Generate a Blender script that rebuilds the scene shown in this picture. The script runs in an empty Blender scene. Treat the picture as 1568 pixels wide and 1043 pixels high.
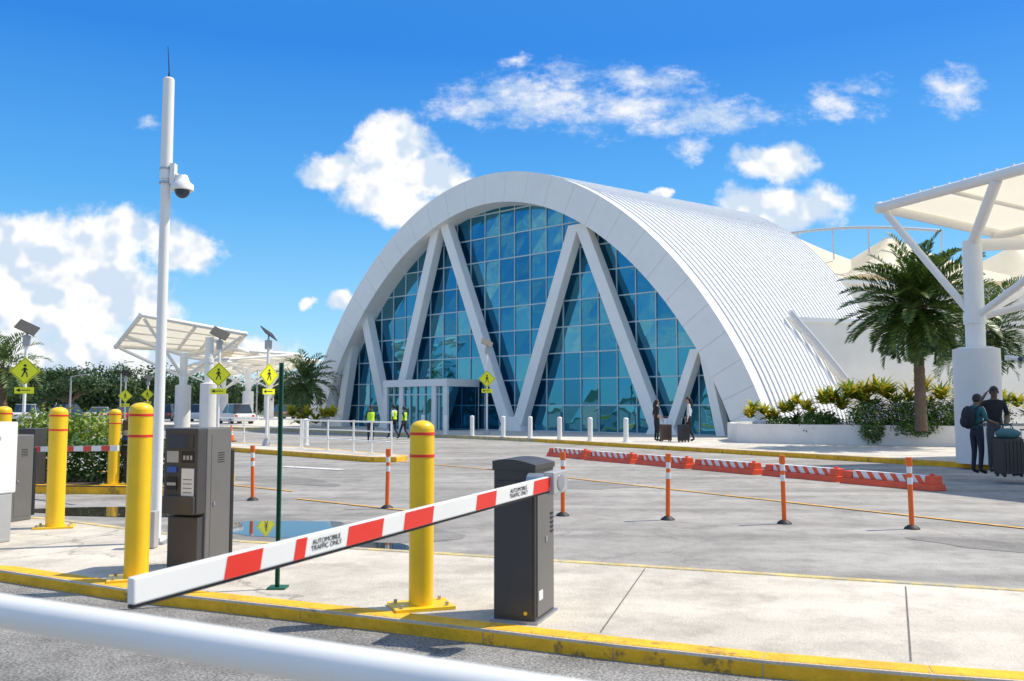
import bpy, math, random
import numpy as np
from mathutils import Vector, Matrix, Quaternion
R=math.radians
random.seed(7); np.random.seed(7)
scene=bpy.context.scene
COL=scene.collection

# ------------------------------------------------------------ materials
def newmat(name):
    m=bpy.data.materials.new(name); m.use_nodes=True
    nt=m.node_tree; b=nt.nodes['Principled BSDF']
    return m,nt,b
def mat(name,c,rough=.5,metal=0.,var=.12,scale=3.,bump=0.,bscale=40.,coat=0.,dirt=0.,scuff=None,trans=0.):
    m,nt,b=newmat(name); L=nt.links.new
    b.inputs['Roughness'].default_value=rough; b.inputs['Metallic'].default_value=metal
    if coat: b.inputs['Coat Weight'].default_value=coat
    tc=nt.nodes.new('ShaderNodeTexCoord')
    n=nt.nodes.new('ShaderNodeTexNoise'); n.inputs['Scale'].default_value=scale; n.inputs['Detail'].default_value=8; n.inputs['Roughness'].default_value=.65
    L(tc.outputs['Object'],n.inputs['Vector'])
    r=nt.nodes.new('ShaderNodeValToRGB')
    r.color_ramp.elements[0].position=.3; r.color_ramp.elements[1].position=.7
    r.color_ramp.elements[0].color=(*[x*(1-var-dirt) for x in c],1); r.color_ramp.elements[1].color=(*[min(1,x*(1+var*.5)) for x in c],1)
    L(n.outputs['Fac'],r.inputs['Fac']); out=r.outputs['Color']
    if scuff:
        n3=nt.nodes.new('ShaderNodeTexNoise'); n3.inputs['Scale'].default_value=scuff[1]; n3.inputs['Detail'].default_value=12; n3.inputs['Roughness'].default_value=.75
        L(tc.outputs['Object'],n3.inputs['Vector'])
        mr=nt.nodes.new('ShaderNodeMapRange'); mr.inputs['From Min'].default_value=scuff[2]; mr.inputs['From Max'].default_value=scuff[2]+.05
        mr.inputs['To Min'].default_value=.8; mr.inputs['To Max'].default_value=0; L(n3.outputs['Fac'],mr.inputs['Value'])
        mx=nt.nodes.new('ShaderNodeMix'); mx.data_type='RGBA'; L(mr.outputs[0],mx.inputs[0]); L(out,mx.inputs[6]); mx.inputs[7].default_value=(*scuff[0],1); out=mx.outputs[2]
    L(out,b.inputs['Base Color'])
    if bump:
        n2=nt.nodes.new('ShaderNodeTexNoise'); n2.inputs['Scale'].default_value=bscale; n2.inputs['Detail'].default_value=6
        L(tc.outputs['Object'],n2.inputs['Vector'])
        bp=nt.nodes.new('ShaderNodeBump'); bp.inputs['Strength'].default_value=bump; bp.inputs['Distance'].default_value=.02
        L(n2.outputs['Fac'],bp.inputs['Height']); L(bp.outputs['Normal'],b.inputs['Normal'])
    if trans:
        t=nt.nodes.new('ShaderNodeBsdfTranslucent'); L(out,t.inputs['Color'])
        ms=nt.nodes.new('ShaderNodeMixShader'); ms.inputs[0].default_value=trans
        L(b.outputs[0],ms.inputs[1]); L(t.outputs[0],ms.inputs[2]); L(ms.outputs[0],nt.nodes['Material Output'].inputs['Surface'])
    return m
def ground_mat(name,c1,c2,speck=.25,crack=.5,stain_shade=.4,crscale=.35,rough=.9,streak=.14):
    m,nt,b=newmat(name); L=nt.links.new; N=nt.nodes.new
    b.inputs['Roughness'].default_value=rough
    tc=N('ShaderNodeTexCoord')
    def noise(s,d=6,r=.6):
        n=N('ShaderNodeTexNoise'); n.inputs['Scale'].default_value=s; n.inputs['Detail'].default_value=d; n.inputs['Roughness'].default_value=r
        L(tc.outputs['Object'],n.inputs['Vector']); return n
    def ramp(src,p0,p1,v0,v1):
        r=N('ShaderNodeMapRange'); r.inputs['From Min'].default_value=p0; r.inputs['From Max'].default_value=p1
        r.inputs['To Min'].default_value=v0; r.inputs['To Max'].default_value=v1; L(src,r.inputs['Value']); return r.outputs['Result']
    def mul(a,bb):
        q=N('ShaderNodeMath'); q.operation='MULTIPLY'; L(a,q.inputs[0]); L(bb,q.inputs[1]); return q.outputs[0]
    big=noise(.35,8,.62); mid=noise(2.3,10,.72); fine=noise(55,3,.7); vf=noise(160,2,.6)
    mx=N('ShaderNodeMix'); mx.data_type='RGBA'
    mx.inputs[6].default_value=(*c1,1); mx.inputs[7].default_value=(*c2,1)
    L(ramp(big.outputs['Fac'],.38,.62,0,1),mx.inputs[0])
    f=ramp(mid.outputs['Fac'],.34,.56,1-stain_shade,1.06)
    f=mul(f,ramp(fine.outputs['Fac'],.3,.7,1-speck,1+speck))
    f=mul(f,ramp(vf.outputs['Fac'],.3,.7,1-speck*.6,1+speck*.6))
    sp_=noise(7,4,.8); f=mul(f,ramp(sp_.outputs['Fac'],.28,.34,.68,1.))
    pt=noise(.9,9,.7); f=mul(f,ramp(pt.outputs['Fac'],.34,.42,1-stain_shade*.7,1.))
    mp=N('ShaderNodeMapping'); mp.inputs['Rotation'].default_value=(0,0,R(57)); mp.inputs['Scale'].default_value=(.12,1.6,1)
    L(tc.outputs['Object'],mp.inputs['Vector'])
    st=N('ShaderNodeTexNoise'); st.inputs['Scale'].default_value=1.; st.inputs['Detail'].default_value=5; L(mp.outputs[0],st.inputs['Vector'])
    f=mul(f,ramp(st.outputs['Fac'],.35,.6,1-streak,1.05))
    if crack:
        wob=N('ShaderNodeVectorMath'); wob.operation='MULTIPLY_ADD'
        nn=noise(1.3,5,.6); L(nn.outputs['Color'],wob.inputs[0]); wob.inputs[1].default_value=(1.1,1.1,1.1); L(tc.outputs['Object'],wob.inputs[2])
        vo=N('ShaderNodeTexVoronoi'); vo.feature='DISTANCE_TO_EDGE'; vo.inputs['Scale'].default_value=crscale
        L(wob.outputs[0],vo.inputs['Vector'])
        f=mul(f,ramp(vo.outputs['Distance'],0,.005,1-crack,1.))
    sc=N('ShaderNodeVectorMath'); sc.operation='SCALE'; L(mx.outputs[2],sc.inputs[0]); L(f,sc.inputs['Scale'])
    L(sc.outputs[0],b.inputs['Base Color'])
    bp=N('ShaderNodeBump'); bp.inputs['Strength'].default_value=.6; bp.inputs['Distance'].default_value=.012
    L(fine.outputs['Fac'],bp.inputs['Height']); L(bp.outputs['Normal'],b.inputs['Normal'])
    return m
def leafmat(name,c1,c2,trans=.25,rough=.5):
    m,nt,b=newmat(name); L=nt.links.new; N=nt.nodes.new
    g=N('ShaderNodeNewGeometry'); mx=N('ShaderNodeValToRGB')
    mx.color_ramp.elements[0].color=(*c1,1); mx.color_ramp.elements[1].color=(*c2,1)
    L(g.outputs['Random Per Island'],mx.inputs[0]); L(mx.outputs[0],b.inputs['Base Color'])
    b.inputs['Roughness'].default_value=rough
    t=N('ShaderNodeBsdfTranslucent'); L(mx.outputs[0],t.inputs['Color'])
    ms=N('ShaderNodeMixShader'); ms.inputs[0].default_value=trans
    L(b.outputs[0],ms.inputs[1]); L(t.outputs[0],ms.inputs[2]); L(ms.outputs[0],nt.nodes['Material Output'].inputs['Surface'])
    return m

M={}
M['white']=mat('white_paint',(.86,.84,.80),.35,var=.05,scale=1.2)
M['whitefac']=mat('white_cladding',(.93,.90,.85),.45,var=.05,scale=.6)
M['roof']=mat('white_roof_metal',(.92,.90,.87),.4,var=.04,scale=.3)
M['seam']=mat('roof_seam',(.80,.80,.81),.4,var=.05)
M['seamd']=mat('grey_tube_paint',(.52,.54,.58),.4,var=.05)
M['stucco']=mat('stucco',(.86,.81,.72),.85,var=.08,scale=.5,bump=.2)
M['planter']=mat('planter_stucco',(.84,.80,.75),.85,var=.12,scale=.9,bump=.2)
M['membrane']=mat('tent_membrane',(.92,.84,.68),.6,var=.05,scale=.5,trans=.45)
M['yellow']=mat('yellow_paint',(.94,.58,.008),.38,var=.08,scale=4,bump=.1,bscale=8,coat=.2,scuff=((.35,.25,.06),9,.30))
M['kerb']=mat('yellow_kerb_paint',(.92,.50,.02),.8,var=.18,scale=5,bump=.6,bscale=30,dirt=.12,scuff=((.20,.13,.05),3.2,.385))
M['kerbpale']=mat('pale_kerb_paint',(.74,.57,.24),.85,var=.25,scale=5,bump=.5,bscale=30,dirt=.2,scuff=((.40,.37,.32),4,.45))
M['yline']=mat('yellow_line_paint',(.82,.46,.10),.8,var=.25,scale=9,dirt=.2,scuff=((.35,.32,.28),6,.42))
M['wline']=mat('white_line_paint',(.76,.74,.71),.8,var=.2,scale=9,dirt=.15,scuff=((.35,.33,.30),6,.42))
M['red']=mat('red_tape',(.80,.035,.02),.4,var=.06)
M['orange']=mat('orange_plastic',(.90,.15,.015),.5,var=.12,scale=6)
M['orred']=mat('orange_red_plastic',(.86,.10,.03),.5,var=.18,scale=4)
M['dark']=mat('dark_grey_cabinet',(.062,.056,.054),.45,var=.10,scale=5,bump=.08,bscale=150)
M['mid']=mat('mid_grey_cabinet',(.16,.15,.14),.5,var=.08,scale=4)
M['ltgrey']=mat('light_grey_metal',(.48,.47,.46),.45,metal=.2,var=.1)
M['steel']=mat('galvanised_steel',(.45,.46,.48),.4,metal=.7,var=.15,scale=8)
M['black']=mat('black_rubber',(.018,.018,.02),.6,var=.2)
M['joint']=mat('joint_sealant',(.16,.15,.14),.9,var=.3,scale=8)
M['green']=mat('green_post_paint',(.015,.12,.06),.5,var=.15,scale=20)
M['signyel']=mat('fluorescent_sign_face',(.90,.90,.02),.4,var=.03)
M['label']=mat('label_white',(.80,.79,.77),.5,var=.03)
M['screen']=mat('display_glass',(.03,.05,.08),.1,var=.1)
M['blue']=mat('blue_button',(.03,.12,.5),.3,var=.05)
M['mull']=mat('mullion_paint',(.52,.66,.70),.4,var=.05)
M['concrete_col']=mat('column_concrete',(.80,.77,.73),.8,var=.08,scale=1,bump=.15)
M['soil']=mat('soil',(.09,.06,.04),.95,var=.3)
M['trunk']=mat('palm_trunk_bark',(.16,.11,.075),.9,var=.35,scale=12,bump=.8,bscale=18)
M['road']=ground_mat('road_asphalt',(.30,.278,.25),(.40,.372,.338),.22,.4,.24,streak=.24)
M['patch']=ground_mat('repair_asphalt',(.22,.205,.19),(.27,.25,.23),.3,.2,.2)
M['lane']=ground_mat('lane_asphalt',(.20,.19,.178),(.31,.295,.275),.85,.3,.42,.5)  # strong stain contrast also stands in for shadows cast across the near lane
M['conc']=ground_mat('island_concrete',(.56,.495,.41),(.66,.59,.495),.15,.4,.24,.16)
M['walk']=ground_mat('sidewalk_concrete',(.56,.51,.44),(.65,.60,.53),.1,.2,.2,.2)
M['grass']=ground_mat('grass_ground',(.07,.10,.03),(.12,.13,.06),.3,0,.4)
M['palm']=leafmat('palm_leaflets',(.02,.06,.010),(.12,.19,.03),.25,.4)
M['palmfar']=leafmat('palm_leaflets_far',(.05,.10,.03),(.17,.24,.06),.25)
M['leaf']=leafmat('shrub_leaves',(.025,.08,.012),(.12,.22,.035),.25)
M['treeleaf']=leafmat('tree_leaves',(.02,.055,.012),(.08,.14,.035),.2)
M['yleaf']=leafmat('croton_leaves',(.45,.40,.02),(.85,.66,.04),.3)
M['gleaf']=leafmat('bright_leaves',(.08,.19,.02),(.38,.44,.05),.3)
M['flower']=leafmat('violet_flowers',(.35,.25,.55),(.6,.5,.75),.2)
def glassmat():
    m,nt,b=newmat('facade_glass'); L=nt.links.new; N=nt.nodes.new
    g=N('ShaderNodeNewGeometry')
    r=N('ShaderNodeValToRGB'); r.color_ramp.elements[0].color=(.025,.17,.30,1); r.color_ramp.elements[1].color=(.12,.34,.42,1)
    e=r.color_ramp.elements.new(.5); e.color=(.05,.25,.38,1)
    L(g.outputs['Random Per Island'],r.inputs[0]); L(r.outputs[0],b.inputs['Base Color'])
    b.inputs['Metallic'].default_value=.93; b.inputs['Roughness'].default_value=.02
    tc=N('ShaderNodeTexCoord'); n=N('ShaderNodeTexNoise'); n.inputs['Scale'].default_value=.45; n.inputs['Detail'].default_value=2
    L(tc.outputs['Object'],n.inputs['Vector'])
    bp=N('ShaderNodeBump'); bp.inputs['Strength'].default_value=.13; bp.inputs['Distance'].default_value=.15
    L(n.outputs['Fac'],bp.inputs['Height']); L(bp.outputs['Normal'],b.inputs['Normal'])
    return m
M['glass']=glassmat()
def watermat():
    m,nt,b=newmat('puddle_water')
    b.inputs['Base Color'].default_value=(.05,.045,.04,1); b.inputs['Roughness'].default_value=.03; b.inputs['Specular IOR Level'].default_value=1.0
    b.inputs['IOR'].default_value=2.0
    return m
M['water']=watermat()

# ------------------------------------------------------------ mesh builder
class MB:
    def __init__(s): s.v=[];s.f=[];s.m=[];s.sm=[];s.mats=[]
    def mi(s,k):
        if k not in s.mats: s.mats.append(k)
        return s.mats.index(k)
    def add(s,vs,fs,k,smooth=False):
        o=len(s.v); s.v.extend([tuple(x) for x in vs]); i=s.mi(k)
        for f in fs: s.f.append([o+j for j in f]); s.m.append(i); s.sm.append(smooth)
    def obox(s,o,ax,ay,az,k):
        o=Vector(o);ax=Vector(ax);ay=Vector(ay);az=Vector(az)
        if ax.cross(ay).dot(az)<0: ax,ay=ay,ax
        vs=[o,o+ax,o+ax+ay,o+ay,o+az,o+ax+az,o+ax+ay+az,o+ay+az]
        s.add(vs,[(0,3,2,1),(4,5,6,7),(0,1,5,4),(1,2,6,5),(2,3,7,6),(3,0,4,7)],k)
    def box(s,c,d,k,rz=0):
        q=Matrix.Rotation(rz,3,'Z'); ax=q@Vector((d[0],0,0)); ay=q@Vector((0,d[1],0)); az=Vector((0,0,d[2]))
        s.obox(Vector(c)-ax/2-ay/2-az/2,ax,ay,az,k)
    def beam(s,p,q,w,h,k,up=(0,0,1)):
        p=Vector(p);q=Vector(q);d=(q-p); x=d.cross(Vector(up)).normalized(); y=x.cross(d).normalized()
        s.obox(p-x*w/2-y*h/2,d,x*w,y*h,k)
    def tube(s,pts,r,k,n=10,cap=True,smooth=True):
        pts=[Vector(p) for p in pts]
        if not hasattr(r,'__len__'): r=[r]*len(pts)
        vs=[];fs=[];ref=None
        for i,p in enumerate(pts):
            t=(pts[min(i+1,len(pts)-1)]-pts[max(i-1,0)]).normalized()
            if ref is None:
                ref=Vector((0,0,1)) if abs(t.z)<.9 else Vector((1,0,0))
            x=t.cross(ref).normalized(); y=x.cross(t).normalized(); ref=y
            for j in range(n):
                a=2*math.pi*j/n; vs.append(p+(x*math.cos(a)+y*math.sin(a))*r[i])
        for i in range(len(pts)-1):
            for j in range(n):
                a=i*n+j;b=i*n+(j+1)%n; fs.append((a,a+n,b+n,b))
        s.add(vs,fs,k,smooth)
        if cap:
            s.add(vs[:n],[tuple(range(n))],k); s.add(vs[-n:],[tuple(range(n))[::-1]],k)
    def sphere(s,c,r,k,nu=14,nv=9,v0=0.,v1=1.):
        if not hasattr(r,'__len__'): r=(r,r,r)
        vs=[];fs=[]
        for i in range(nv+1):
            th=math.pi*(v0+(v1-v0)*i/nv)
            for j in range(nu):
                ph=2*math.pi*j/nu
                vs.append((c[0]+r[0]*math.sin(th)*math.cos(ph),c[1]+r[1]*math.sin(th)*math.sin(ph),c[2]+r[2]*math.cos(th)))
        for i in range(nv):
            for j in range(nu):
                a=i*nu+j;b=i*nu+(j+1)%nu; fs.append((a,a+nu,b+nu,b))
        s.add(vs,fs,k,True)
    def prism(s,poly,z0,z1,k,kside=None):
        n=len(poly)
        A=sum(poly[i][0]*poly[(i+1)%n][1]-poly[(i+1)%n][0]*poly[i][1] for i in range(n))
        if A<0: poly=poly[::-1]
        s.add([(p[0],p[1],z1) for p in poly],[tuple(range(n))],k)
        vs=[(p[0],p[1],z0) for p in poly]+[(p[0],p[1],z1) for p in poly]
        s.add(vs,[(i,(i+1)%n,n+(i+1)%n,n+i) for i in range(n)],kside or k)
    def obj(s,name,parent=None,bevel=0.,loc=None,rot=None):
        me=bpy.data.meshes.new(name); me.from_pydata(s.v,[],s.f)
        for k in s.mats: me.materials.append(M[k] if isinstance(k,str) else k)
        me.polygons.foreach_set('material_index',s.m); me.polygons.foreach_set('use_smooth',s.sm); me.update()
        o=bpy.data.objects.new(name,me); COL.objects.link(o)
        if parent: o.parent=parent
        if loc: o.location=loc
        if rot: o.rotation_euler=rot
        if bevel:
            b=o.modifiers.new('bevel','BEVEL'); b.width=bevel; b.segments=2; b.limit_method='ANGLE'; b.angle_limit=R(40)
        return o
def empty(name,loc=(0,0,0),rot=(0,0,0)):
    e=bpy.data.objects.new(name,None); COL.objects.link(e); e.location=loc; e.rotation_euler=rot; return e

# ------------------------------------------------------------ ground
g=MB(); g.add([(-1500,-800,-.004),(1500,-800,-.004),(1500,2500,-.004),(-1500,2500,-.004)],[(0,1,2,3)],'grass'); g.obj('ground')
g=MB(); g.add([(-160,-45,0),(80,-45,0),(80,150,0),(-160,150,0)],[(0,1,2,3)],'road'); g.obj('road')
nearK=[(-14,10.1),(-9,8.9),(-6,8.15),(-4.4,7.7),(-2.95,6.9),(-1.47,6.27),(-.18,5.69),(.6,5.33),(1.39,5.0),(2.21,4.74),(2.9,4.56),(6,3.9),(14,2.3)]
farK=[(14,3.2),(3.9,6.8),(-.58,8.44),(-2.86,9.25),(-4.0,9.9),(-5.8,11.1),(-9,12.2),(-14,13.6)]
LZ=.055
g=MB(); g.prism(nearK+[(14,-8),(-14,-8)],-.002,LZ,'lane'); g.obj('entry_lane')

def kerbline(name,pts,w=.15,h=.15,k='kerb',side=1,closed=False):
    P=[Vector((p[0],p[1],0)) for p in pts]; n=len(P); out=[]
    for i in range(n):
        if closed: a=P[i-1];b=P[(i+1)%n]
        else: a=P[max(i-1,0)];b=P[min(i+1,n-1)]
        t=(b-a).normalized(); out.append(P[i]+Vector((-t.y,t.x,0))*w*side)
    m=MB(); rng=range(n if closed else n-1); rr=.025
    for i in rng:
        j=(i+1)%n
        d=(P[j]-P[i]); segs=max(1,int(d.length/3.0))
        for q in range(segs):
            g0=.004/d.length
            a0=q/segs+g0;a1=(q+1)/segs-g0
            A=P[i].lerp(P[j],a0);B=P[i].lerp(P[j],a1);C=out[i].lerp(out[j],a1);D=out[i].lerp(out[j],a0)
            nA=(D-A).normalized()*rr; nB=(C-B).normalized()*rr; up=Vector((0,0,1))
            vs=[A,B,A+up*(h-rr),B+up*(h-rr),A+nA+up*h,B+nB+up*h,D+up*h,C+up*h,D,C]
            m.add(vs,[(0,1,3,2),(2,3,5,4),(4,5,7,6),(6,7,9,8),(0,2,4,6,8),(1,9,7,5,3)],k)
    return m.obj(name)
def slab(name,poly,k,z=.146):
    m=MB(); m.prism(poly,.001,z,k); return m.obj(name)
slab('traffic_island',nearK+farK,'conc')
kerbline('kerb',[(x-.003,y-.004) for x,y in nearK],side=1,w=.17)
kerbline('kerb',farK,side=-1,k='kerbpale',w=.11,h=.152)
m=MB()
for (a,b) in [((2.20,4.98),(3.07,7.0)),((-2.6,6.98),(-1.9,8.85)),((-5.2,8.15),(-4.3,9.95)),((.55,5.6),(1.15,7.75))]:
    a=Vector(a);b=Vector(b); d=(b-a).normalized(); nn=Vector((-d.y,d.x))*(.005 if b.x!=1.15 else .0025)
    m.add([(*(a-nn),.150),(*(a+nn),.150),(*(b+nn),.150),(*(b-nn),.150)],[(0,3,2,1)],'joint')
m.obj('slab_joint')
bk=[(20.8,7.8),(18.9,10.7),(12.4,20.8),(8,27.5),(1,38.5),(-6,47),(-20,61),(-48,86)]
slab('pavement',bk+[(-48,120),(78,120),(78,7.8)],'walk')
kerbline('kerb',[(x-.004,y-.003) for x,y in bk[:5]],side=-1)
kerbline('kerb',[(x-.004,y-.003) for x,y in bk[4:]],side=-1,k='kerbpale')
med=[(-19,39.4),(-9.6,30.3),(-3.9,24.6),(-3.2,24.6),(-3.0,25.5),(-10,33.9),(-19,43)]
def shrink(poly,q=.004):
    c=Vector((sum(p[0] for p in poly)/len(poly),sum(p[1] for p in poly)/len(poly)))
    return [tuple(Vector(p)+(c-Vector(p)).normalized()*q) for p in poly]
slab('median_pavement',shrink(med,.01),'walk'); kerbline('kerb',med,side=1,closed=True)
hi=[(-34,18.5),(-9,15.9),(-5.8,15.55),(-5.3,16.2),(-5.8,18.6),(-34,24)]
slab('planted_median',shrink(hi,.01),'soil'); kerbline('kerb',hi,side=1,closed=True)
def line(m,a,b,w,k,z=.012):
    a=Vector(a);b=Vector(b); d=(b-a).normalized(); n=Vector((-d.y,d.x))*w/2
    m.add([(*(a-n),z),(*(b-n),z),(*(b+n),z),(*(a+n),z)],[(0,1,2,3)],k)
m=MB()
line(m,(-.6,21.9),(14,0.1),.10,'yline'); line(m,(-3.6,14.9),(-1.0,12.75),.08,'yline'); line(m,(-14.5,38),(.2,20.9),.1,'yline')
line(m,(-8,19.6),(-4,16.2),.09,'yline')
m.obj('lane_line')
m=MB(); line(m,(-5.9,22.8),(-4.1,21.6),.35,'wline'); 
for i in range(5):
    line(m,(-9.2+i*1.1,42-i*1.2),(-7.6+i*1.1,43.5-i*1.2),.4,'wline')
m.obj('road_marking')
def puddle(cx,cy,rx,ry,rz=0,seed=1,k='water',name='puddle',z=.008):
    random.seed(seed); n=40; ph=[random.uniform(0,6.28) for _ in range(4)]
    pts=[]
    for i in range(n):
        a=2*math.pi*i/n; r=1+.18*math.sin(2*a+ph[0])+.12*math.sin(3*a+ph[1])+.07*math.sin(5*a+ph[2])+.04*math.sin(9*a+ph[3])
        x=rx*r*math.cos(a);y=ry*r*math.sin(a)
        pts.append((cx+x*math.cos(rz)-y*math.sin(rz),cy+x*math.sin(rz)+y*math.cos(rz),z))
    m=MB(); m.add(pts,[tuple(range(n))],k); m.obj(name)
puddle(-2.95,11.3,.95,.85,-.3,3); puddle(-5.9,13.1,1.5,.5,-.1,5); puddle(-1.35,9.85,.42,.22,-.4,9)
puddle(-2.6,11.1,1.6,1.25,-.3,4,'patch','asphalt_patch',.004); puddle(1.4,17.6,1.3,.7,-.9,6,'patch','asphalt_patch',.004); puddle(6.2,9.4,1.6,.5,-.6,8,'patch','asphalt_patch',.004); puddle(-4.9,18.7,1.8,.6,-.6,10,'patch','asphalt_patch',.004)

# ------------------------------------------------------------ terminal building
C0=Vector((-1,52,0)); dv=Vector((.738,-.675,0)).normalized(); av=Vector((.675,.738,0)).normalized()
def F(s,w,z): return C0+dv*s+av*w+Vector((0,0,z))
S0,H0=17.75,15.05
def prof(x,S,H): return S*x, .15+H*max(0,1-x*x)**.75
US=[math.sin(math.pi/2*(-1+2*i/64)) for i in range(65)]
outer=[Vector(prof(x,S0,H0)) for x in US]
def inward(P,t):
    o=[]
    for i,p in enumerate(P):
        a=P[max(i-1,0)];b=P[min(i+1,len(P)-1)]; d=(b-a).normalized(); o.append(p+Vector((d.y,-d.x))*t)
    o[0].y=.15;o[-1].y=.15
    return o
inner=inward(outer,1.75)
term=empty('airport_terminal')
m=MB()
N=len(outer)-1
step=2
for i in range(0,N,step):
    idx=list(range(i,i+step+1))
    wa,wb=-.9,0.
    o=[outer[j] for j in idx]; n_=[inner[j] for j in idx]
    gp=.009
    d0=(o[1]-o[0]).normalized()*gp; d1=(o[-1]-o[-2]).normalized()*gp
    o=[o[0]+d0]+o[1:-1]+[o[-1]-d1]; e0=(n_[1]-n_[0]).normalized()*gp if (n_[1]-n_[0]).length>0 else d0; e1=(n_[-1]-n_[-2]).normalized()*gp
    n_=[n_[0]+e0]+n_[1:-1]+[n_[-1]-e1]
    L_=len(o); vs=[F(p.x,wa,p.y) for p in o]+[F(p.x,wa,p.y) for p in n_]+[F(p.x,wb,p.y) for p in o]+[F(p.x,wb,p.y) for p in n_]
    fs=[]
    for q in range(L_-1):
        fs+= [(q,q+1,L_+q+1,L_+q),(q,2*L_+q,2*L_+q+1,q+1),(L_+q,L_+q+1,3*L_+q+1,3*L_+q),(2*L_+q,3*L_+q,3*L_+q+1,2*L_+q+1)]
    fs+=[(0,L_,3*L_,2*L_),(L_-1,3*L_-1,4*L_-1,2*L_-1)]
    m.add(vs,fs,'whitefac')
ob=inward(outer,.04); ib=inward(outer,1.71)
vs=[F(p.x,-.87,p.y) for p in ob]+[F(p.x,-.87,p.y) for p in ib]; L_=len(ob)
m.add(vs,[(q,q+1,L_+q+1,L_+q) for q in range(L_-1)],'ltgrey')
vs=[F(p.x,.002,p.y) for p in inner]+[F(p.x,.5,p.y) for p in inner]
m.add(vs,[(q,q+1,L_+q+1,L_+q) for q in range(L_-1)],'whitefac')
m.obj('arch_frame',term)
D=25.; S1,H1=15.3,17.1
def roofpt(x,t,off=0):
    s0,z0=prof(x,S0,H0); s1,z1=prof(x,S1,H1)
    s=s0+(s1-s0)*t; z=z0+(z1-z0)*t
    if off:
        x2=min(.9999,max(-.9999,x)); ds=S0; dz=-H0*1.5*x2*max(1e-4,1-x2*x2)**(-.25)
        l=math.hypot(ds,dz); s+=-dz/l*off; z+=ds/l*off
    return F(s,.002+D*t,z)
m=MB(); T=10
vs=[roofpt(x,j/T) for j in range(T+1) for x in US]; n=len(US)
m.add(vs,[(j*n+i,j*n+i+1,(j+1)*n+i+1,(j+1)*n+i) for j in range(T) for i in range(n-1)],'roof',True)
m.add([roofpt(x,1.) for x in US],[tuple(range(n))],'whitefac')
m.obj('vault_roof',term)
m=MB()
ns=38
for k in range(ns+1):
    t=k/ns; hw=.03/D
    vs=[]
    for x in US:
        vs+=[roofpt(x,max(0,t-hw),.0),roofpt(x,max(0,t-hw),.075),roofpt(x,min(1,t+hw),.075),roofpt(x,min(1,t+hw),.0)]
    fs=[]
    for i in range(n-1):
        for q in range(3): fs.append((i*4+q,(i+1)*4+q,(i+1)*4+q+1,i*4+q+1))
    m.add(vs,fs,'seam')
m.obj('roof_seams',term)
def arch_z(s,marg):
    x=abs(s)/(S0-marg)
    return .15+(H0-marg)*max(0,1-x*x)**.75 if x<1 else -1
m=MB(); mm=MB(); pw,ph=1.22,1.45; ww=.42
i0=int(S0/pw)+1
for i in range(-i0,i0):
    for j in range(0,11):
        s0=i*pw;s1=s0+pw;z0=.15+j*ph;z1=z0+ph
        sm=min(abs(s0),abs(s1))
        if arch_z(sm,.9)>z0+.02:
            zt=[min(z1,max(z0+.01,arch_z(s,.9))) for s in (s1,s0)]
            jt=[random.uniform(-.012,.012) for _ in range(2)]
            m.add([F(s0+.03,ww-jt[0],z0+.03),F(s1-.03,ww+jt[0],z0+.03),F(s1-.03,ww+jt[1],zt[0]),F(s0+.03,ww-jt[1]+jt[0],zt[1])],[(0,1,2,3)],'glass')
m.obj('glazing',term)
for i in range(-i0,i0+1):
    s=i*pw; z=arch_z(s,.9)
    if z>0.3: mm.obox(F(s-.025,ww-.06,.15),dv*.05,av*.12,(0,0,z-.15),'mull')
for j in range(0,11):
    z=.15+j*ph
    q=(z-.15)/(H0-.9)
    if q<1:
        hw=(S0-.9)*math.sqrt(max(0,1-q**(4/3)))
        mm.obox(F(-hw,ww-.055,z-.035),dv*2*hw,av*.11,(0,0,.07),'mull')
mm.obj('mullions',term)
nodes=[(-16.9,.15),(-15.95,3.6),(-14.9,.15),(-12.55,8.9),(-9.2,.15),(-4.4,13.2),(1.7,.15),(6.5,11.4),(11.8,.15),(13.9,4.3),(15.3,.15)]
m=MB()
for i in range(len(nodes)-1):
    (sa,za),(sb,zb)=nodes[i],nodes[i+1]
    d=Vector((sb-sa,zb-za)).normalized(); w=.66 if abs(zb-za)>6 else .44
    hx=w/2/abs(d.y); up=zb>za
    if up: A=(sa+.28,za);B=(sb-.22,zb)
    else: A=(sa+.22,za);B=(sb-.28,zb)
    w0=-.45+(.012 if up else 0); w1=.14
    m.obox(F(A[0]-hx,w0,A[1]),F(B[0],w0,B[1])-F(A[0],w0,A[1]),dv*2*hx,av*(w1-w0),'whitefac')
for s in (-14.9,-9.2,1.7,11.8):
    m.add([F(s-.9,-.55,.15),F(s+.9,-.55,.15),F(s+.45,-.55,.95),F(s-.45,-.55,.95),F(s-.9,.2,.15),F(s+.9,.2,.15),F(s+.45,.2,.95),F(s-.45,.2,.95)],
        [(0,1,2,3),(1,5,6,2),(4,0,3,7),(3,2,6,7)],'whitefac')
m.obj('diagonal_struts',term)
m=MB()
def fb(s0,s1,w0,w1,z0,z1,k): m.obox(F(s0,w0,z0),dv*(s1-s0),av*(w1-w0),(0,0,z1-z0),k)
fb(-7.4,-1.6,-2.4,.3,2.72,3.15,'white')
for s in (-7.4,-5.9,-2.95): fb(s,s+.36,-2.35,.3,.15,2.72,'white')
fb(-1.96,-1.62,-2.35,.3,.15,2.72,'white')
fb(-7.0,-1.98,-2.2,-2.15,.15,2.7,'glass')
for s in (-6.5,-5.0,-4.4,-3.7,-2.4): fb(s,s+.07,-2.3,-2.16,.15,2.7,'mull')
fb(-7.0,-1.98,-2.31,-2.165,2.2,2.28,'mull')
fb(-1.615,-1.6,-2.2,.2,.15,2.7,'glass')
m.obj('entrance_vestibule',term)
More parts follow.
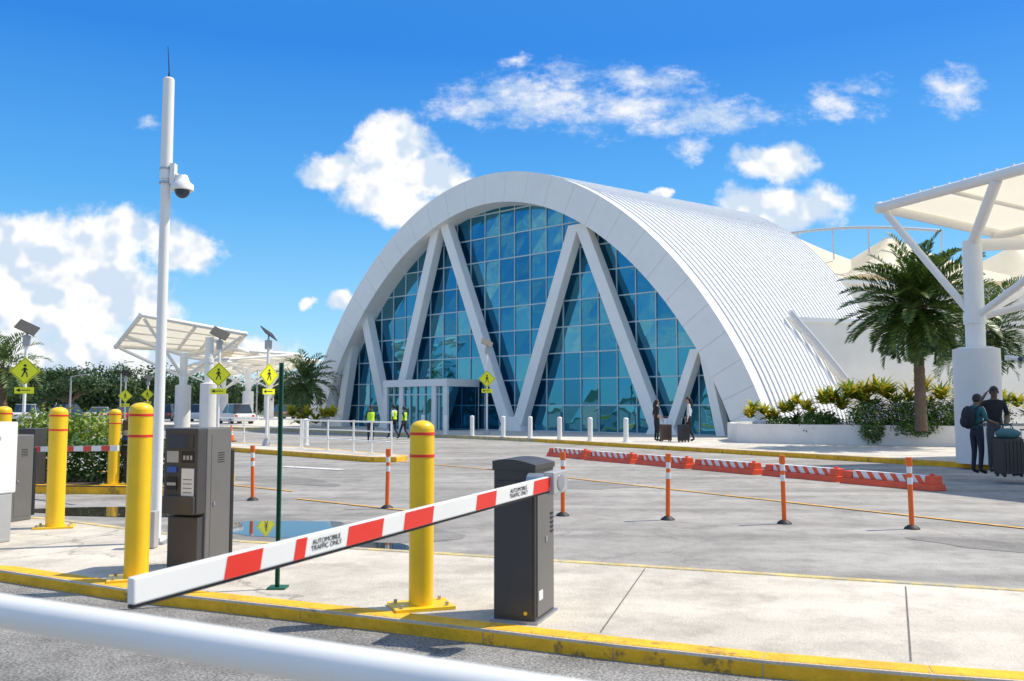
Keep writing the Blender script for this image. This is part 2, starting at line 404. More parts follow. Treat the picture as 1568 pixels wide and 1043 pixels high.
m=MB(); wd=Vector((.947,.32,0)).normalized(); wn=Vector((-wd.y,wd.x,0)); W0=Vector((14.9,48.5,.146))
m.obox(W0,wd*55,wn*.5,(0,0,6.1),'stucco')
m.obox(W0+wn*-.08+Vector((0,0,6.1))+wd*.3,wd*54.6,wn*.7,(0,0,.25),'white')
m.obox(W0+wd*6+wn*12,wd*45,wn*20,(0,0,10.4),'stucco')
m.obox(W0+wd*5.8+wn*11.8+Vector((0,0,10.4)),wd*45.4,wn*20.4,(0,0,.35),'white')
m.tube([(15.2,48.0,6.7),(16.8,48.6,5.1),(18.3,49.2,3.5),(19.9,49.7,1.6),(20.4,49.9,.3)],.17,'seamd',8)
m.obj('side_wing',term)
m=MB()
def tent(cx,cy,r,ze,zp,rot,mat_='membrane'):
    nr,na=8,32; vs=[]
    for i in range(nr+1):
        q=i/nr
        for j in range(na):
            a=2*math.pi*j/na
            sq=1/max(abs(math.cos(a-rot)),abs(math.sin(a-rot)))
            sc=.9+.1*abs(math.sin(2*(a-rot)))
            rr=.5+(r*min(sq,1.38)*sc-.5)*q
            z=zp-(zp-ze)*(.45*q+.55*(1-(1-q)**1.7))+ (.9*(sq-1)*q)
            vs.append((cx+rr*math.cos(a),cy+rr*math.sin(a),z))
    m.add(vs,[(i*na+j,(i+1)*na+j,(i+1)*na+(j+1)%na,i*na+(j+1)%na) for i in range(nr) for j in range(na)],mat_,True)
    m.tube([(cx,cy,9),(cx,cy,zp+.1)],.5,'white',12)
tent(25.5,84,9.5,12.6,18.4,.4); tent(34.5,80,8.5,11.8,16.8,.2); tent(46,80,8.5,11.5,16.0,.5); tent(22,96,9,13.5,19.0,.75)
pts=[(23+1.5*i,80-.3*i,17.0+.6*math.sin(math.pi*i/10)) for i in range(11)]
m.tube(pts,.14,'seamd',6)
for i in range(0,11,2): m.tube([pts[i],(pts[i][0]+.6,pts[i][1]+1.5,15.0)],.07,'seamd',5)
m.obj('tensile_roof',term)

# ------------------------------------------------------------ foliage helpers
def quads_obj(name,V,mat_keys,midx=None,parent=None):
    n=len(V)//4; me=bpy.data.meshes.new(name)
    me.vertices.add(len(V)); me.vertices.foreach_set('co',np.asarray(V,dtype=np.float32).ravel())
    me.loops.add(n*4); me.loops.foreach_set('vertex_index',np.arange(n*4,dtype=np.int32))
    me.polygons.add(n); me.polygons.foreach_set('loop_start',np.arange(0,n*4,4,dtype=np.int32)); 
    for k in mat_keys: me.materials.append(M[k])
    if midx is not None: me.polygons.foreach_set('material_index',np.asarray(midx,dtype=np.int32))
    me.update(calc_edges=True); me.validate()
    o=bpy.data.objects.new(name,me); COL.objects.link(o)
    if parent: o.parent=parent
    return o
def leafcloud(ells,n,size,rng,shell=.55,flat=0.):
    vol=np.array([e[3]*e[4]*e[5] for e in ells])**.7; vol/=vol.sum(); out=[]
    for e,w in zip(ells,vol):
        k=int(n*w)+1
        d=rng.normal(size=(k,3)); d/=np.linalg.norm(d,axis=1)[:,None]
        r=shell+(1-shell)*rng.random(k)**.7; r*=1+.18*rng.normal(size=k)
        c=np.array(e[:3])+d*r[:,None]*np.array(e[3:6])
        nrm=d+rng.normal(size=(k,3))*.7; nrm/=np.linalg.norm(nrm,axis=1)[:,None]
        t=np.cross(nrm,rng.normal(size=(k,3))); t/=np.linalg.norm(t,axis=1)[:,None]; b=np.cross(nrm,t)
        s=(size*(.6+.8*rng.random(k)))[:,None]
        q=np.stack([c-t*s,c-b*s*.45,c+t*s,c+b*s*.45],axis=1); out.append(q.reshape(-1,3))
    return np.concatenate(out)
rng=np.random.default_rng(5)
def boxleaves(x0,x1,y0,y1,z0,z1,n,size):
    fx=rng.random(n);fy=rng.random(n);fz=rng.random(n)
    w=rng.integers(0,4,n); fz=np.where(w<2,1-.08*rng.random(n)**2,fz); fy=np.where(w==2,.08*rng.random(n),fy); fy=np.where(w==3,rng.random(n),fy)
    c=np.stack([x0+(x1-x0)*fx,y0+(y1-y0)*fy,z0+(z1-z0)*fz+.05*rng.normal(size=n)],1)
    nrm=rng.normal(size=(n,3)); nrm[:,2]=np.abs(nrm[:,2])+.3; nrm/=np.linalg.norm(nrm,axis=1)[:,None]
    t=np.cross(nrm,rng.normal(size=(n,3))); t/=np.linalg.norm(t,axis=1)[:,None]; b=np.cross(nrm,t)
    s=(size*(.6+.8*rng.random(n)))[:,None]
    return np.stack([c-t*s,c-b*s*.5,c+t*s,c+b*s*.5],1).reshape(-1,3)
def frond_quads(base,az,el,L,droop,npair,leaf,wid,rs):
    out=[]; p=np.array(base,float); ce=el; seg=L/npair
    side=np.array([-math.sin(az),math.cos(az),0.])
    tw=rs.uniform(-.3,.3); pts=[p.copy()]
    for i in range(npair):
        d=np.array([math.cos(az)*math.cos(ce),math.sin(az)*math.cos(ce),math.sin(ce)])
        p=p+d*seg; ce-=droop/npair*(.5+i/npair*1.2); pts.append(p.copy())
        q=(i+1)/npair
        if q<.12: continue
        ll=leaf*(math.sin(math.pi*min(1,q*.93+.07))**.6)*rs.uniform(.8,1.15)+.06
        up=np.cross(side,d)*-1; up=up if up[2]>0 else -up
        for sg in (-1,1):
            ld=d*.75+side*sg*(.80)+up*(.34+tw*sg)+rs.normal(size=3)*.10; ld/=np.linalg.norm(ld)
            tip=p+ld*ll+np.array([0,0,-.06*ll]); mid=p+ld*ll*.45
            wv=d*wid*.5
            out+= [p,mid-wv,tip,mid+wv]
    for i in range(0,npair,2):
        a=pts[i];b=pts[min(i+2,npair)]; w=.022*(1-i/npair)+.006
        out+=[a-side*w,b-side*w*.8,b+side*w*.8,a+side*w]
    return out
def palm(name,x,y,zb,ztop,L,nf,npair,leaf,wid,seed,matk='palm',r0=.2,lean=(0,0),elr=(-50,85),droop=62):
    rs=np.random.default_rng(seed); root=empty(name,(0,0,0)); m=MB()
    pts=[];rad=[];K=26
    for i in range(K+1):
        q=i/K; pts.append((x+lean[0]*q*q,y+lean[1]*q*q,zb+(ztop-zb)*q)); rad.append(r0*(1.15-.35*q+.08*(i%2))*(1.35 if q>.88 else 1))
    m.tube(pts,rad,'trunk',12)
    for i in range(34):
        a=rs.uniform(0,6.28); z=ztop-rs.uniform(-.1,.8); rr=r0*.95
        px,py=x+lean[0]+rr*math.cos(a),y+lean[1]+rr*math.sin(a)
        m.tube([(px,py,z),(px+.18*math.cos(a),py+.18*math.sin(a),z+.28)],[.05,.02],'trunk',5)
    m.obj('trunk',root)
    V=[]
    for i in range(nf):
        q=(i+.5)/nf; el=R(elr[1]-(elr[1]-elr[0])*q**.9+rs.uniform(-7,7)); az=i*2.39996+rs.uniform(-.2,.2)
        V+=frond_quads((x+lean[0],y+lean[1],ztop+.1),az,el,L*rs.uniform(.85,1.08)*(1 if q<.75 else .85),R(droop)+rs.uniform(-.2,.25),npair,leaf,wid,rs)
    quads_obj('fronds',V,[matk],parent=root)
    return root
palm('date_palm',14.0,30.3,.7,4.85,2.75,104,42,.46,.09,11,'palm',.17,elr=(-46,84),droop=45)
palm('date_palm',19.2,35.2,.7,4.5,2.6,54,28,.44,.08,12,'palm',.17,droop=50)
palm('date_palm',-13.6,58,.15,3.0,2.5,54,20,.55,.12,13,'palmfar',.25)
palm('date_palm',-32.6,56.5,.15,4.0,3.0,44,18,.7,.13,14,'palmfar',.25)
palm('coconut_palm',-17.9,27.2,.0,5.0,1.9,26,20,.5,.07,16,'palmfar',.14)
palm('date_palm',22.6,43.5,.15,4.2,2.8,40,22,.5,.08,19,'palm',.18)

quads_obj('hedge',np.concatenate([boxleaves(-9.2,-5.9,16.5,18.0,.15,.80,9000,.045),boxleaves(-25,-9.2,17.2,20,.15,.85,7000,.065)]),['leaf'])
quads_obj('shrub',leafcloud([(-9.3,19.6,1.0,.8,.7,.45),(-10.6,20.2,1.0,.8,.7,.5),(-12.5,20,.9,1.4,.8,.5)],5000,.06,rng),['gleaf'])
def rosette(cx,cy,cz,n,L,w,rs,elmin=20):
    out=[]
    for i in range(n):
        az=rs.uniform(0,6.283); el=R(rs.uniform(elmin,85)); l=L*rs.uniform(.7,1.1); sd=np.array([-math.sin(az),math.cos(az),0]); p=np.array([cx,cy,cz],float)
        K=4; wd_=[.7,1,.85,.5,.05]; pr=None
        for k in range(K+1):
            a=sd*w*wd_[k]*.5; cur=(p-a,p+a)
            if pr: out+=[pr[0],pr[1],cur[1],cur[0]]
            pr=cur; d=np.array([math.cos(az)*math.cos(el),math.sin(az)*math.cos(el),math.sin(el)]); p=p+d*l/K; el-=R(17)
    return out
rs=np.random.default_rng(3)
def spiky(name,centres,n,L,w,k1,k2,el=20):
    V=[]
    for c in centres: V+=rosette(*c,n,L,w,rs,el)
    q=len(V)//4; mi=np.repeat((rs.random(q//4)<.4).astype(int),4)
    quads_obj(name,V,[k1,k2],mi)
spiky('croton_plant',[(9.35+.24*i,35.0-.12*i+rs.uniform(-.3,.3),.9+rs.uniform(0,.75)) for i in range(11)],60,.66,.11,'yleaf','gleaf')
spiky('croton_plant',[(11.9+.26*i,33.8-.12*i+rs.uniform(-.3,.3),1.1+rs.uniform(0,1.0)) for i in range(15)],60,1.0,.11,'gleaf','yleaf')
spiky('croton_plant',[(13.0+.3*i,33.3-.1*i,1.8+.1*i) for i in range(3)],40,.95,.11,'yleaf','gleaf')
spiky('bromeliad_plant',[(11.0+.35*i,34.2-.14*i,.85) for i in range(4)],44,.7,.09,'leaf','gleaf')
spiky('croton_plant',[(16.0+.35*i,31.5-.1*i+rs.uniform(-.2,.2),1.0+rs.uniform(0,.7)) for i in range(12)],48,.85,.10,'gleaf','yleaf')
V=leafcloud([(13.2,32.4,1.15,.9,.6,.6),(14.4,31.7,1.15,.9,.6,.65),(15.4,31.3,1.1,.8,.55,.65),(12.9,31.72,.68,.5,.22,.42),(14.4,31.05,.8,1.0,.25,.30),(16.5,31,1.15,.9,.6,.65),(11.6,33.2,.95,.8,.4,.45),(10.4,34,.9,.7,.3,.25)],22000,.05,rng)
quads_obj('trailing_shrub',V,['leaf'])
V=leafcloud([(13.6,31.75,1.25,1.0,.4,.4),(15,31.2,1.3,1.0,.4,.42),(16.5,31,1.35,1,.4,.4)],620,.045,rng,.95); quads_obj('flowering_shrub',V,['flower'])
spiky('croton_plant',[(-13.6+.5*i,54.6,.4+rs.uniform(0,.6)) for i in range(6)],60,1.0,.16,'yleaf','gleaf')
m=MB(); pl=[(8.7,34.3),(9.1,33.85),(15.4,30.6),(22,28.5),(24,33),(12,42),(9.0,37)]
m.prism(pl,.1475,.74,'soil','planter')
for i in range(len(pl)):
    a=Vector((*pl[i],0));b=Vector((*pl[(i+1)%len(pl)],0)); d=(b-a).normalized(); nn=Vector((-d.y,d.x,0))
    m.obox(a+Vector((0,0,.1472))-nn*.004,b-a,nn*.2,(0,0,.72),'planter')
m.obj('planter')
rg=np.random.default_rng(22)
ell=[]
for i in range(36):
    x=-92+i*1.9+rg.uniform(-1,1); 
    h=rg.uniform(4.6,6.8); y=rg.uniform(126,140)
    for k in range(3): ell.append((x+rg.uniform(-2,2),y,h*(.3+.27*k),rg.uniform(2,3.6),2.5,h*.3))
quads_obj('tree_line',leafcloud(ell,52000,.26,rg,.5),['treeleaf'])
ell=[]
for i in range(30):
    x=-170+i*14+rg.uniform(-3,3); h=rg.uniform(6,9); ell.append((x,rg.uniform(230,260),h*.5,10,5,h*.5))
quads_obj('tree_line',leafcloud(ell,16000,.9,rg,.5),['treeleaf'])
# tree line added behind the viewpoint, unseen, to darken reflections in the glazing
ell=[]
for i in range(44):
    x=-150+i*4.6+rg.uniform(-2,2); h=rg.uniform(5,10); ell.append((x,rg.uniform(-62,-50),h*.5,4.5,3,h*.5))
quads_obj('tree_line',leafcloud(ell,14000,.6,rg,.5),['treeleaf'])
def tree(name,x,y,h,r,seed,n=6000):
    rr=np.random.default_rng(seed); root=empty(name); m=MB()
    m.tube([(x,y,0),(x+.1,y,h*.25),(x,y+.1,h*.5)],[r*.1,r*.07,r*.05],'trunk',8); ell=[]
    for k in range(9):
        a=rr.uniform(0,6.28); q=rr.uniform(.2,.8)*r; z=h*rr.uniform(.45,.88)
        e=(x+q*math.cos(a),y+q*math.sin(a),z); m.tube([(x,y,h*.35),e],[r*.04,r*.012],'trunk',5); ell.append((*e,r*.42,r*.42,h*.16))
    m.obj('trunk',root); quads_obj('crown',leafcloud(ell,n,.16,rr,.3),['treeleaf'],parent=root)
tree('shade_tree',-46,92,5.6,3.6,1); tree('shade_tree',-40,97,5.2,3.2,2); tree('shade_tree',-52,98,5.8,3.8,4)

# ------------------------------------------------------------ canopies
def canopy(name,col,cr,zb,zmid,ztop,rlow,rup,seg=10,tr=.11):
    root=empty(name)
    m=MB(); A,B,Cc,Dd=[Vector(c) for c in cr]; n=seg; vs=[]
    for i in range(n+1):
        for j in range(n+1):
            u=i/n;v=j/n; p=A*(1-u)*(1-v)+B*u*(1-v)+Cc*u*v+Dd*(1-u)*v
            p=p-Vector((0,0,1))*(.35*4*u*(1-u)*4*v*(1-v)*.6); vs.append(p+Vector((0,0,.12)))
    m.add(vs,[(i*(n+1)+j,(i+1)*(n+1)+j,(i+1)*(n+1)+j+1,i*(n+1)+j+1) for i in range(n) for j in range(n)],'membrane',True)
    m.obj('membrane_roof',root)
    m=MB()
    for a,b in ((A,B),(B,Cc),(Cc,Dd),(Dd,A)):
        m.tube([a,b],tr*1.2,'white',10)
        k_=int((b-a).length/.45)
        for i in range(1,k_):
            p=a.lerp(b,i/k_)+Vector((0,0,tr*1.15)); m.tube([p,p+Vector((0,0,.05))],.03,'white',6)
    for u in (.25,.5,.75): m.tube([A.lerp(B,u)-Vector((0,0,.05)),Dd.lerp(Cc,u)-Vector((0,0,.05))],tr*.55,'white',8)
    m.tube([A.lerp(Dd,.5)-Vector((0,0,.12)),B.lerp(Cc,.5)-Vector((0,0,.12))],tr,'white',8)
    for c in (A,B,Cc,Dd): m.sphere(c,tr*1.5,'white',8,6)
    x,y=col
    for c in (A,B,Cc,Dd):
        z=zmid
        m.tube([(x,y,z),Vector((x,y,ztop)).lerp(c,.93)+Vector((0,0,-.1))],tr*.85,'white',10)
    m.tube([(x,y,ztop-.1),Dd.lerp(Cc,.35)-Vector((0,0,.1))],tr*1.4,'white',10)
    m.tube([(x,y,ztop-.1),A.lerp(B,.4)-Vector((0,0,.1))],tr*1.2,'white',10)
    m.obj('frame_tubes',root)
    m=MB()
    m.tube([(x,y,.14),(x,y,zb)],rlow,'concrete_col',28); m.tube([(x,y,zb),(x,y,zb+.05)],[rlow*.98,rlow*.7],'concrete_col',28)
    m.tube([(x,y,zb+.01),(x,y,ztop)],rup,'white',20); m.tube([(x,y,zmid-.15),(x,y,zmid+.15)],rup*1.15,'white',20)
    m.obj('column',root)
    return root
cc_=canopy('shade_canopy',(11.6,22),[(9.95,23.5,6.9),(13.2,15.1,6.85),(21,18,6.2),(17.5,26.3,6.1)],2.97,3.75,5.7,.54,.23)
m=MB()
m.box((12.02,21.35,2.72),(.1,.1,.12),'white'); m.tube([(12.05,21.3,2.72),(12.12,21.05,2.68)],.05,'white',12); m.sphere((12.13,21.0,2.67),.06,'screen',12,8); m.obj('security_camera',cc_)
canopy('shade_canopy',(-21.6,58),[(-27,60,5.6),(-22.6,53.5,7.1),(-17.6,58,6.3),(-21,66,5.6)],2.9,3.4,5.0,.5,.25,tr=.12)
canopy('shade_canopy',(-19.6,57),[(-24.5,66,5.2),(-21,62,5.6),(-16,66,5.4),(-20,72,5.0)],3.0,4.5,6.0,.52,.27,tr=.1)
canopy('shade_canopy',(-24.5,82),[(-30,84,5.6),(-24,77,6.6),(-19.5,82,6.2),(-25,90,5.6)],2.9,3.4,5.0,.5,.25)
canopy('shade_canopy',(-25.3,92),[(-30,95,5.6),(-25,88,6.6),(-20.2,93,6.3),(-26,100,5.6)],2.9,3.4,5.0,.5,.25)
canopy('shade_canopy',(-32,98),[(-38,100,5.6),(-32,93,6.6),(-27,98,6.3),(-32,106,5.6)],2.9,3.4,5.0,.5,.25)

# ------------------------------------------------------------ street furniture
def bollard(x,y,zt,r=.092,z0=.146):
    m=MB(); h=zt-z0
    m.tube([(0,0,0),(0,0,h-.05)],r,'yellow',28,cap=False); m.sphere((0,0,h-.05),(r,r,.06),'yellow',28,6,0,.5)
    for q in (.065,.185):
        m.tube([(0,0,h*(1-q)-.010),(0,0,h*(1-q)+.010)],r+.0025,'red',28)
    m.box((0,0,.012),(.42,.30,.02),'yellow',.35)
    for a in (-.16,.16):
        for b in (-.1,.1):
            v=Matrix.Rotation(.35,3,'Z')@Vector((a,b,0)); m.tube([(v.x,v.y,.02),(v.x,v.y,.045)],.014,'steel',6)
    m.obj('safety_bollard',loc=(x,y,z0))
bollard(-.638,6.3,1.44,.087); bollard(-3.06,7.3,1.57,.095); bollard(-5.3,10.35,1.53,.1); bollard(-7.15,15.95,1.49,.1); bollard(-6.95,12.1,1.54,.1)
def wbollard(x,y,h=.95):
    m=MB(); m.tube([(0,0,0),(0,0,h-.04)],.10,'white',16,cap=False); m.sphere((0,0,h-.04),(.10,.10,.05),'white',16,5,0,.5)
    m.tube([(0,0,0),(0,0,.03)],.14,'white',16)
    m.obj('white_bollard',loc=(x,y,.146))
for x,y in [(4.45,34.6),(3.15,35.7),(2.0,37.2),(.8,39.),(-.4,40.3),(-1.9,42.2),(-3.3,44.),(-4.6,45.8),(-5.9,47.8),(-7.4,31.8)]: wbollard(x,y)

gate=empty('barrier_gate')
P0=Vector((.15,5.80,.146)); a1=Vector((-.94,.34,0)).normalized(); a2=Vector((.34,.94,0)).normalized(); up=Vector((0,0,1))
m=MB()
m.obox(P0,a1*.29,a2*.41,up*1.0,'dark'); m.obj('cabinet',gate,bevel=.012)
m=MB()
K=10; vs=[]
for j in range(2):
    for i in range(K+1):
        q=i/K; vs.append(P0+a1*(.29*q*1.04-.006)+a2*(-.008 if j==0 else .42)+up*(1.004+.05*math.sin(math.pi*(.10+.62*q))))
for j in range(2):
    for i in (0,K): vs.append(P0+a1*(.29*(i/K)*1.04-.006)+a2*(-.008 if j==0 else .42)+up*.985)
fs=[(i,i+1,K+1+i+1,K+1+i) for i in range(K)]
b0=2*(K+1); fs+=[tuple([b0]+list(range(0,K+1))+[b0+1]),tuple([b0+2]+list(range(K+1,2*K+2))+[b0+3]),(b0,0,K+1,b0+2),(b0+1,b0+3,2*K+1,K)]
m.add(vs,fs,'dark'); m.obj('hood',gate)
m=MB()
nr=-a1
m.obox(P0+a2*.03+up*.04,nr*.008,a2*.35,up*.88,'mid')
m.obox(P0+nr*.008+a2*.19+up*.5,nr*.006,a2*.035,up*.035,'steel')
m.obox(P0-a2*.012+a1*.02+up*.05,a2*.012,a1*.25,up*.86,'dark')
m.obox(P0+nr*.008+a2*.05+up*.14,nr*.003,a2*.08,up*.06,'label')
for k in range(5): m.obox(P0+nr*.009+a2*.3+up*(.55+.03*k),nr*.004,a2*.06,up*.012,'black')
m.obox(P0-a1*.02-a2*.02,a1*.33,a2*.45,up*.018,'steel')
m.tube([P0-a2*.015+a1*.06+up*.07,P0-a2*.025+a1*.06+up*.07],.012,'yellow',8)
m.obj('door_details',gate)
m=MB()
Rr=Vector((.30,5.74,1.07)); Tt=Vector((-1.25,2.94,.945)); Dm=(Rr-Tt); ln=Dm.length; dd=Dm.normalized(); nf=Vector((dd.y,-dd.x,0)).normalized(); uu=nf.cross(dd).normalized()
hh=.088; th=.035
m.obox(Tt-uu*hh/2-nf*th/2,Dm,nf*th,uu*hh,'white'); m.obj('arm',gate,bevel=.006)
m=MB()
m.obox(Tt-uu*(hh/2+.012)-nf*.012,Dm,nf*.024,uu*.012,'black')
for f0,f1 in ((.119,.175),(.232,.252),(.334,.412),(.464,.540),(.67,.736),(.878,.947)):
    sl=.006
    for sg in (1,-1):
        o=Tt+nf*sg*(th/2+.0015)
        q=[o+Dm*f0-uu*(hh/2-.003),o+Dm*(f1)-uu*(hh/2-.003),o+Dm*(f1+sl)+uu*(hh/2-.003),o+Dm*(f0+sl)+uu*(hh/2-.003)]
        m.add(q,[(0,1,2,3) if sg==1 else (3,2,1,0)],'red')
m.obj('reflective_tape',gate)
m=MB()
m.obox(Rr-dd*.16-nf*.03-uu*.07,dd*.2,nf*.075,uu*.14,'ltgrey'); m.tube([Rr-dd*.06+nf*.05,Rr-dd*.06-nf*.18],.05,'steel',14)
m.obj('arm_bracket',gate,bevel=.008)
def textob(s,loc,x,y,size,parent,k='black'):
    c=bpy.data.curves.new('lettering','FONT'); c.body=s; c.size=size; c.align_x='CENTER'; c.align_y='CENTER'; c.extrude=.0004; c.space_line=.85
    c.materials.append(M[k]); o=bpy.data.objects.new('lettering',c); COL.objects.link(o)
    z=x.cross(y); mt=Matrix((x,y,z)).transposed().to_4x4(); mt.translation=loc; o.matrix_world=mt; o.parent=parent
textob('AUTOMOBILE\nTRAFFIC ONLY',Tt+Dm*.2945+nf*(th/2+.002),dd,uu,.0285,gate)
textob('AUTOMOBILE\nTRAFFIC ONLY',Tt+Dm*.822+nf*(th/2+.002),dd,uu,.033,gate)

def ticket(x,y,h,w,dpt,name='ticket_machine'):
    root=empty(name); P=Vector((x,y,.146)); u=up
    m=MB(); m.obox(P+a1*.02+a2*.02,a1*(w-.04),a2*(dpt-.02),u*(h*.38),'dark'); m.obox(P+a2*.1,a1*w,a2*(dpt-.1),u*h,'mid')
    m.obj('housing',root,bevel=.01)
    m=MB()
    m.obox(P+u*h*.40-a2*.02,a1*w,a2*.118,u*h*.60,'dark')
    m.obox(P+u*h*.40-a2*.05+a1*.01,a1*(w-.02),a2*.03,u*h*.13,'dark')
    m.obox(P+a2*(dpt+.002)+u*.05,a1*w*.8,a2*.05,u*h*.8,'black')
    m.obj('head',root,bevel=.012)
    m=MB(); f=P-a2*.022
    def pl_(s0,s1,z0,z1,k,t=.004): m.obox(f+a1*(w*(1-s1))+u*(h*z0),a1*w*(s1-s0),-a2*t,u*h*(z1-z0),k)
    pl_(.12,.88,.86,.95,'screen'); pl_(.10,.45,.76,.84,'ltgrey'); pl_(.55,.9,.76,.84,'black')
    pl_(.12,.4,.69,.73,'blue',.008); pl_(.55,.92,.52,.72,'label'); pl_(.12,.42,.57,.66,'black',.008); pl_(.14,.40,.60,.62,'ltgrey',.012)
    pl_(.15,.85,.48,.50,'black')
    for i in range(3): pl_(.6+.1*i,.66+.1*i,.78,.81,'ltgrey',.008)
    for i in range(4): pl_(.6,.86,.55+.03*i,.556+.03*i,'mid',.005)
    for k in range(5): m.obox(P+a2*(.24)+u*(h*.75+.02*k),-a1*.004,a2*.09,u*.008,'black')
    m.obox(P+a2*.16+u*.06,-a1*.003,a2*(dpt-.2),u*h*.9,'mid'); m.obox(P+a2*.19+u*h*.45-a1*.003,-a1*.008,a2*.02,u*.03,'steel')
    m.obj('control_panel',root)
ticket(-2.66,7.55,1.215,.352,.43)
ticket(-6.12,10.7,1.05,.34,.42)
ticket(-6.75,16.0,1.15,.35,.5)
root=empty('payment_kiosk'); m=MB(); P=Vector((-5.34,8.95,.146))
m.obox(P+a1*.01,a1*.42,a2*.38,up*.5,'ltgrey'); m.obox(P+up*.5-a2*.04,a1*.46,a2*.45,up*.74,'white'); m.obj('cabinet',root,bevel=.015)
m=MB(); m.obox(P+up*1.0-a2*.045+a1*.04,a1*.3,-a2*.006,up*.14,'screen'); m.obox(P+up*.7-a2*.045+a1*.1,a1*.12,-a2*.01,up*.1,'black'); m.obox(P-a1*.004+up*1.05+a2*.1,-a1*.006,a2*.1,up*.04,'ltgrey'); m.obj('screen',root)
root=empty('barrier_gate'); m=MB(); a=Vector((-8.6,15.9,.78));b=Vector((-6.3,14.2,.88)); d=b-a
n0=Vector((d.y,-d.x,0)).normalized(); n0=-n0 if n0.y>0 else n0
m.obox(a-n0*.015-up*.045,d,n0*.03,up*.09,'white')
for k in range(5): m.obox(a+d*(.03+.2*k)+n0*.0155-up*.043,d*.09,n0*.002,up*.086,'red')
m.obj('arm',root); m=MB(); m.obox(a+Vector((-.2,-.1,-.63)),Vector((.3,0,0)),Vector((0,.4,0)),up*1.0,'dark'); m.obj('cabinet',root,bevel=.01)

root=empty('camera_mast'); mx_,my_=-3.67,9.2; m=MB()
m.tube([(mx_,my_,.146),(mx_,my_,3.95)],.052,'white',20); m.tube([(mx_,my_,3.95),(mx_,my_,5.03)],[.062,.058],'white',20); m.sphere((mx_,my_,5.03),(.058,.058,.03),'white',16,5,0,.5)
m.box((mx_,my_,.16),(.26,.26,.025),'steel'); m.box((mx_,my_,.19),(.16,.16,.04),'white')
m.tube([(mx_,my_,5.04),(mx_,my_,5.12),(mx_-.02,my_,5.4)],[.012,.006,.003],'black',6)
for z in (3.9,4.05): m.tube([(mx_,my_,z),(mx_,my_,z+.02)],.068,'steel',16)
m.obj('pole',root)
m=MB()
m.box((mx_+.085,my_-.02,4.0),(.05,.08,.22),'white'); m.tube([(mx_+.1,my_-.02,4.0),(mx_+.13,my_-.03,3.98),(mx_+.19,my_-.04,3.96)],.022,'white',8)
m.tube([(mx_+.19,my_-.04,3.98),(mx_+.19,my_-.04,3.91),(mx_+.19,my_-.04,3.88),(mx_+.19,my_-.04,3.82)],[.05,.075,.115,.115],'white',20)
m.sphere((mx_+.19,my_-.04,3.82),(.078,.078,.085),'screen',18,8,.5,1.)
m.obj('dome_camera',root)
m=MB(); m.box((mx_+.06,my_-.32,.33),(.16,.12,.36),'ltgrey'); m.obj('junction_box',None,bevel=.01)
m=MB(); gx,gy=-1.81,6.94
m.obox((gx-.013,gy-.01,.15),(.026,0,0),(0,.004,0),(0,0,1.74),'green'); 
for s in (-1,1): m.obox((gx+s*.0135-.003,gy-.0285,.15),(.006,0,0),(0,.02,0),(0,0,1.742),'green'); 
for k in range(34): m.tube([(gx,gy-.011,.25+.05*k),(gx,gy-.0125,.25+.05*k)],.004,'black',6)
m.obox((gx-.07,gy-.07,.148),(.14,0,0),(0,.14,0),(0,0,.012),'green')
m.obj('sign_post')

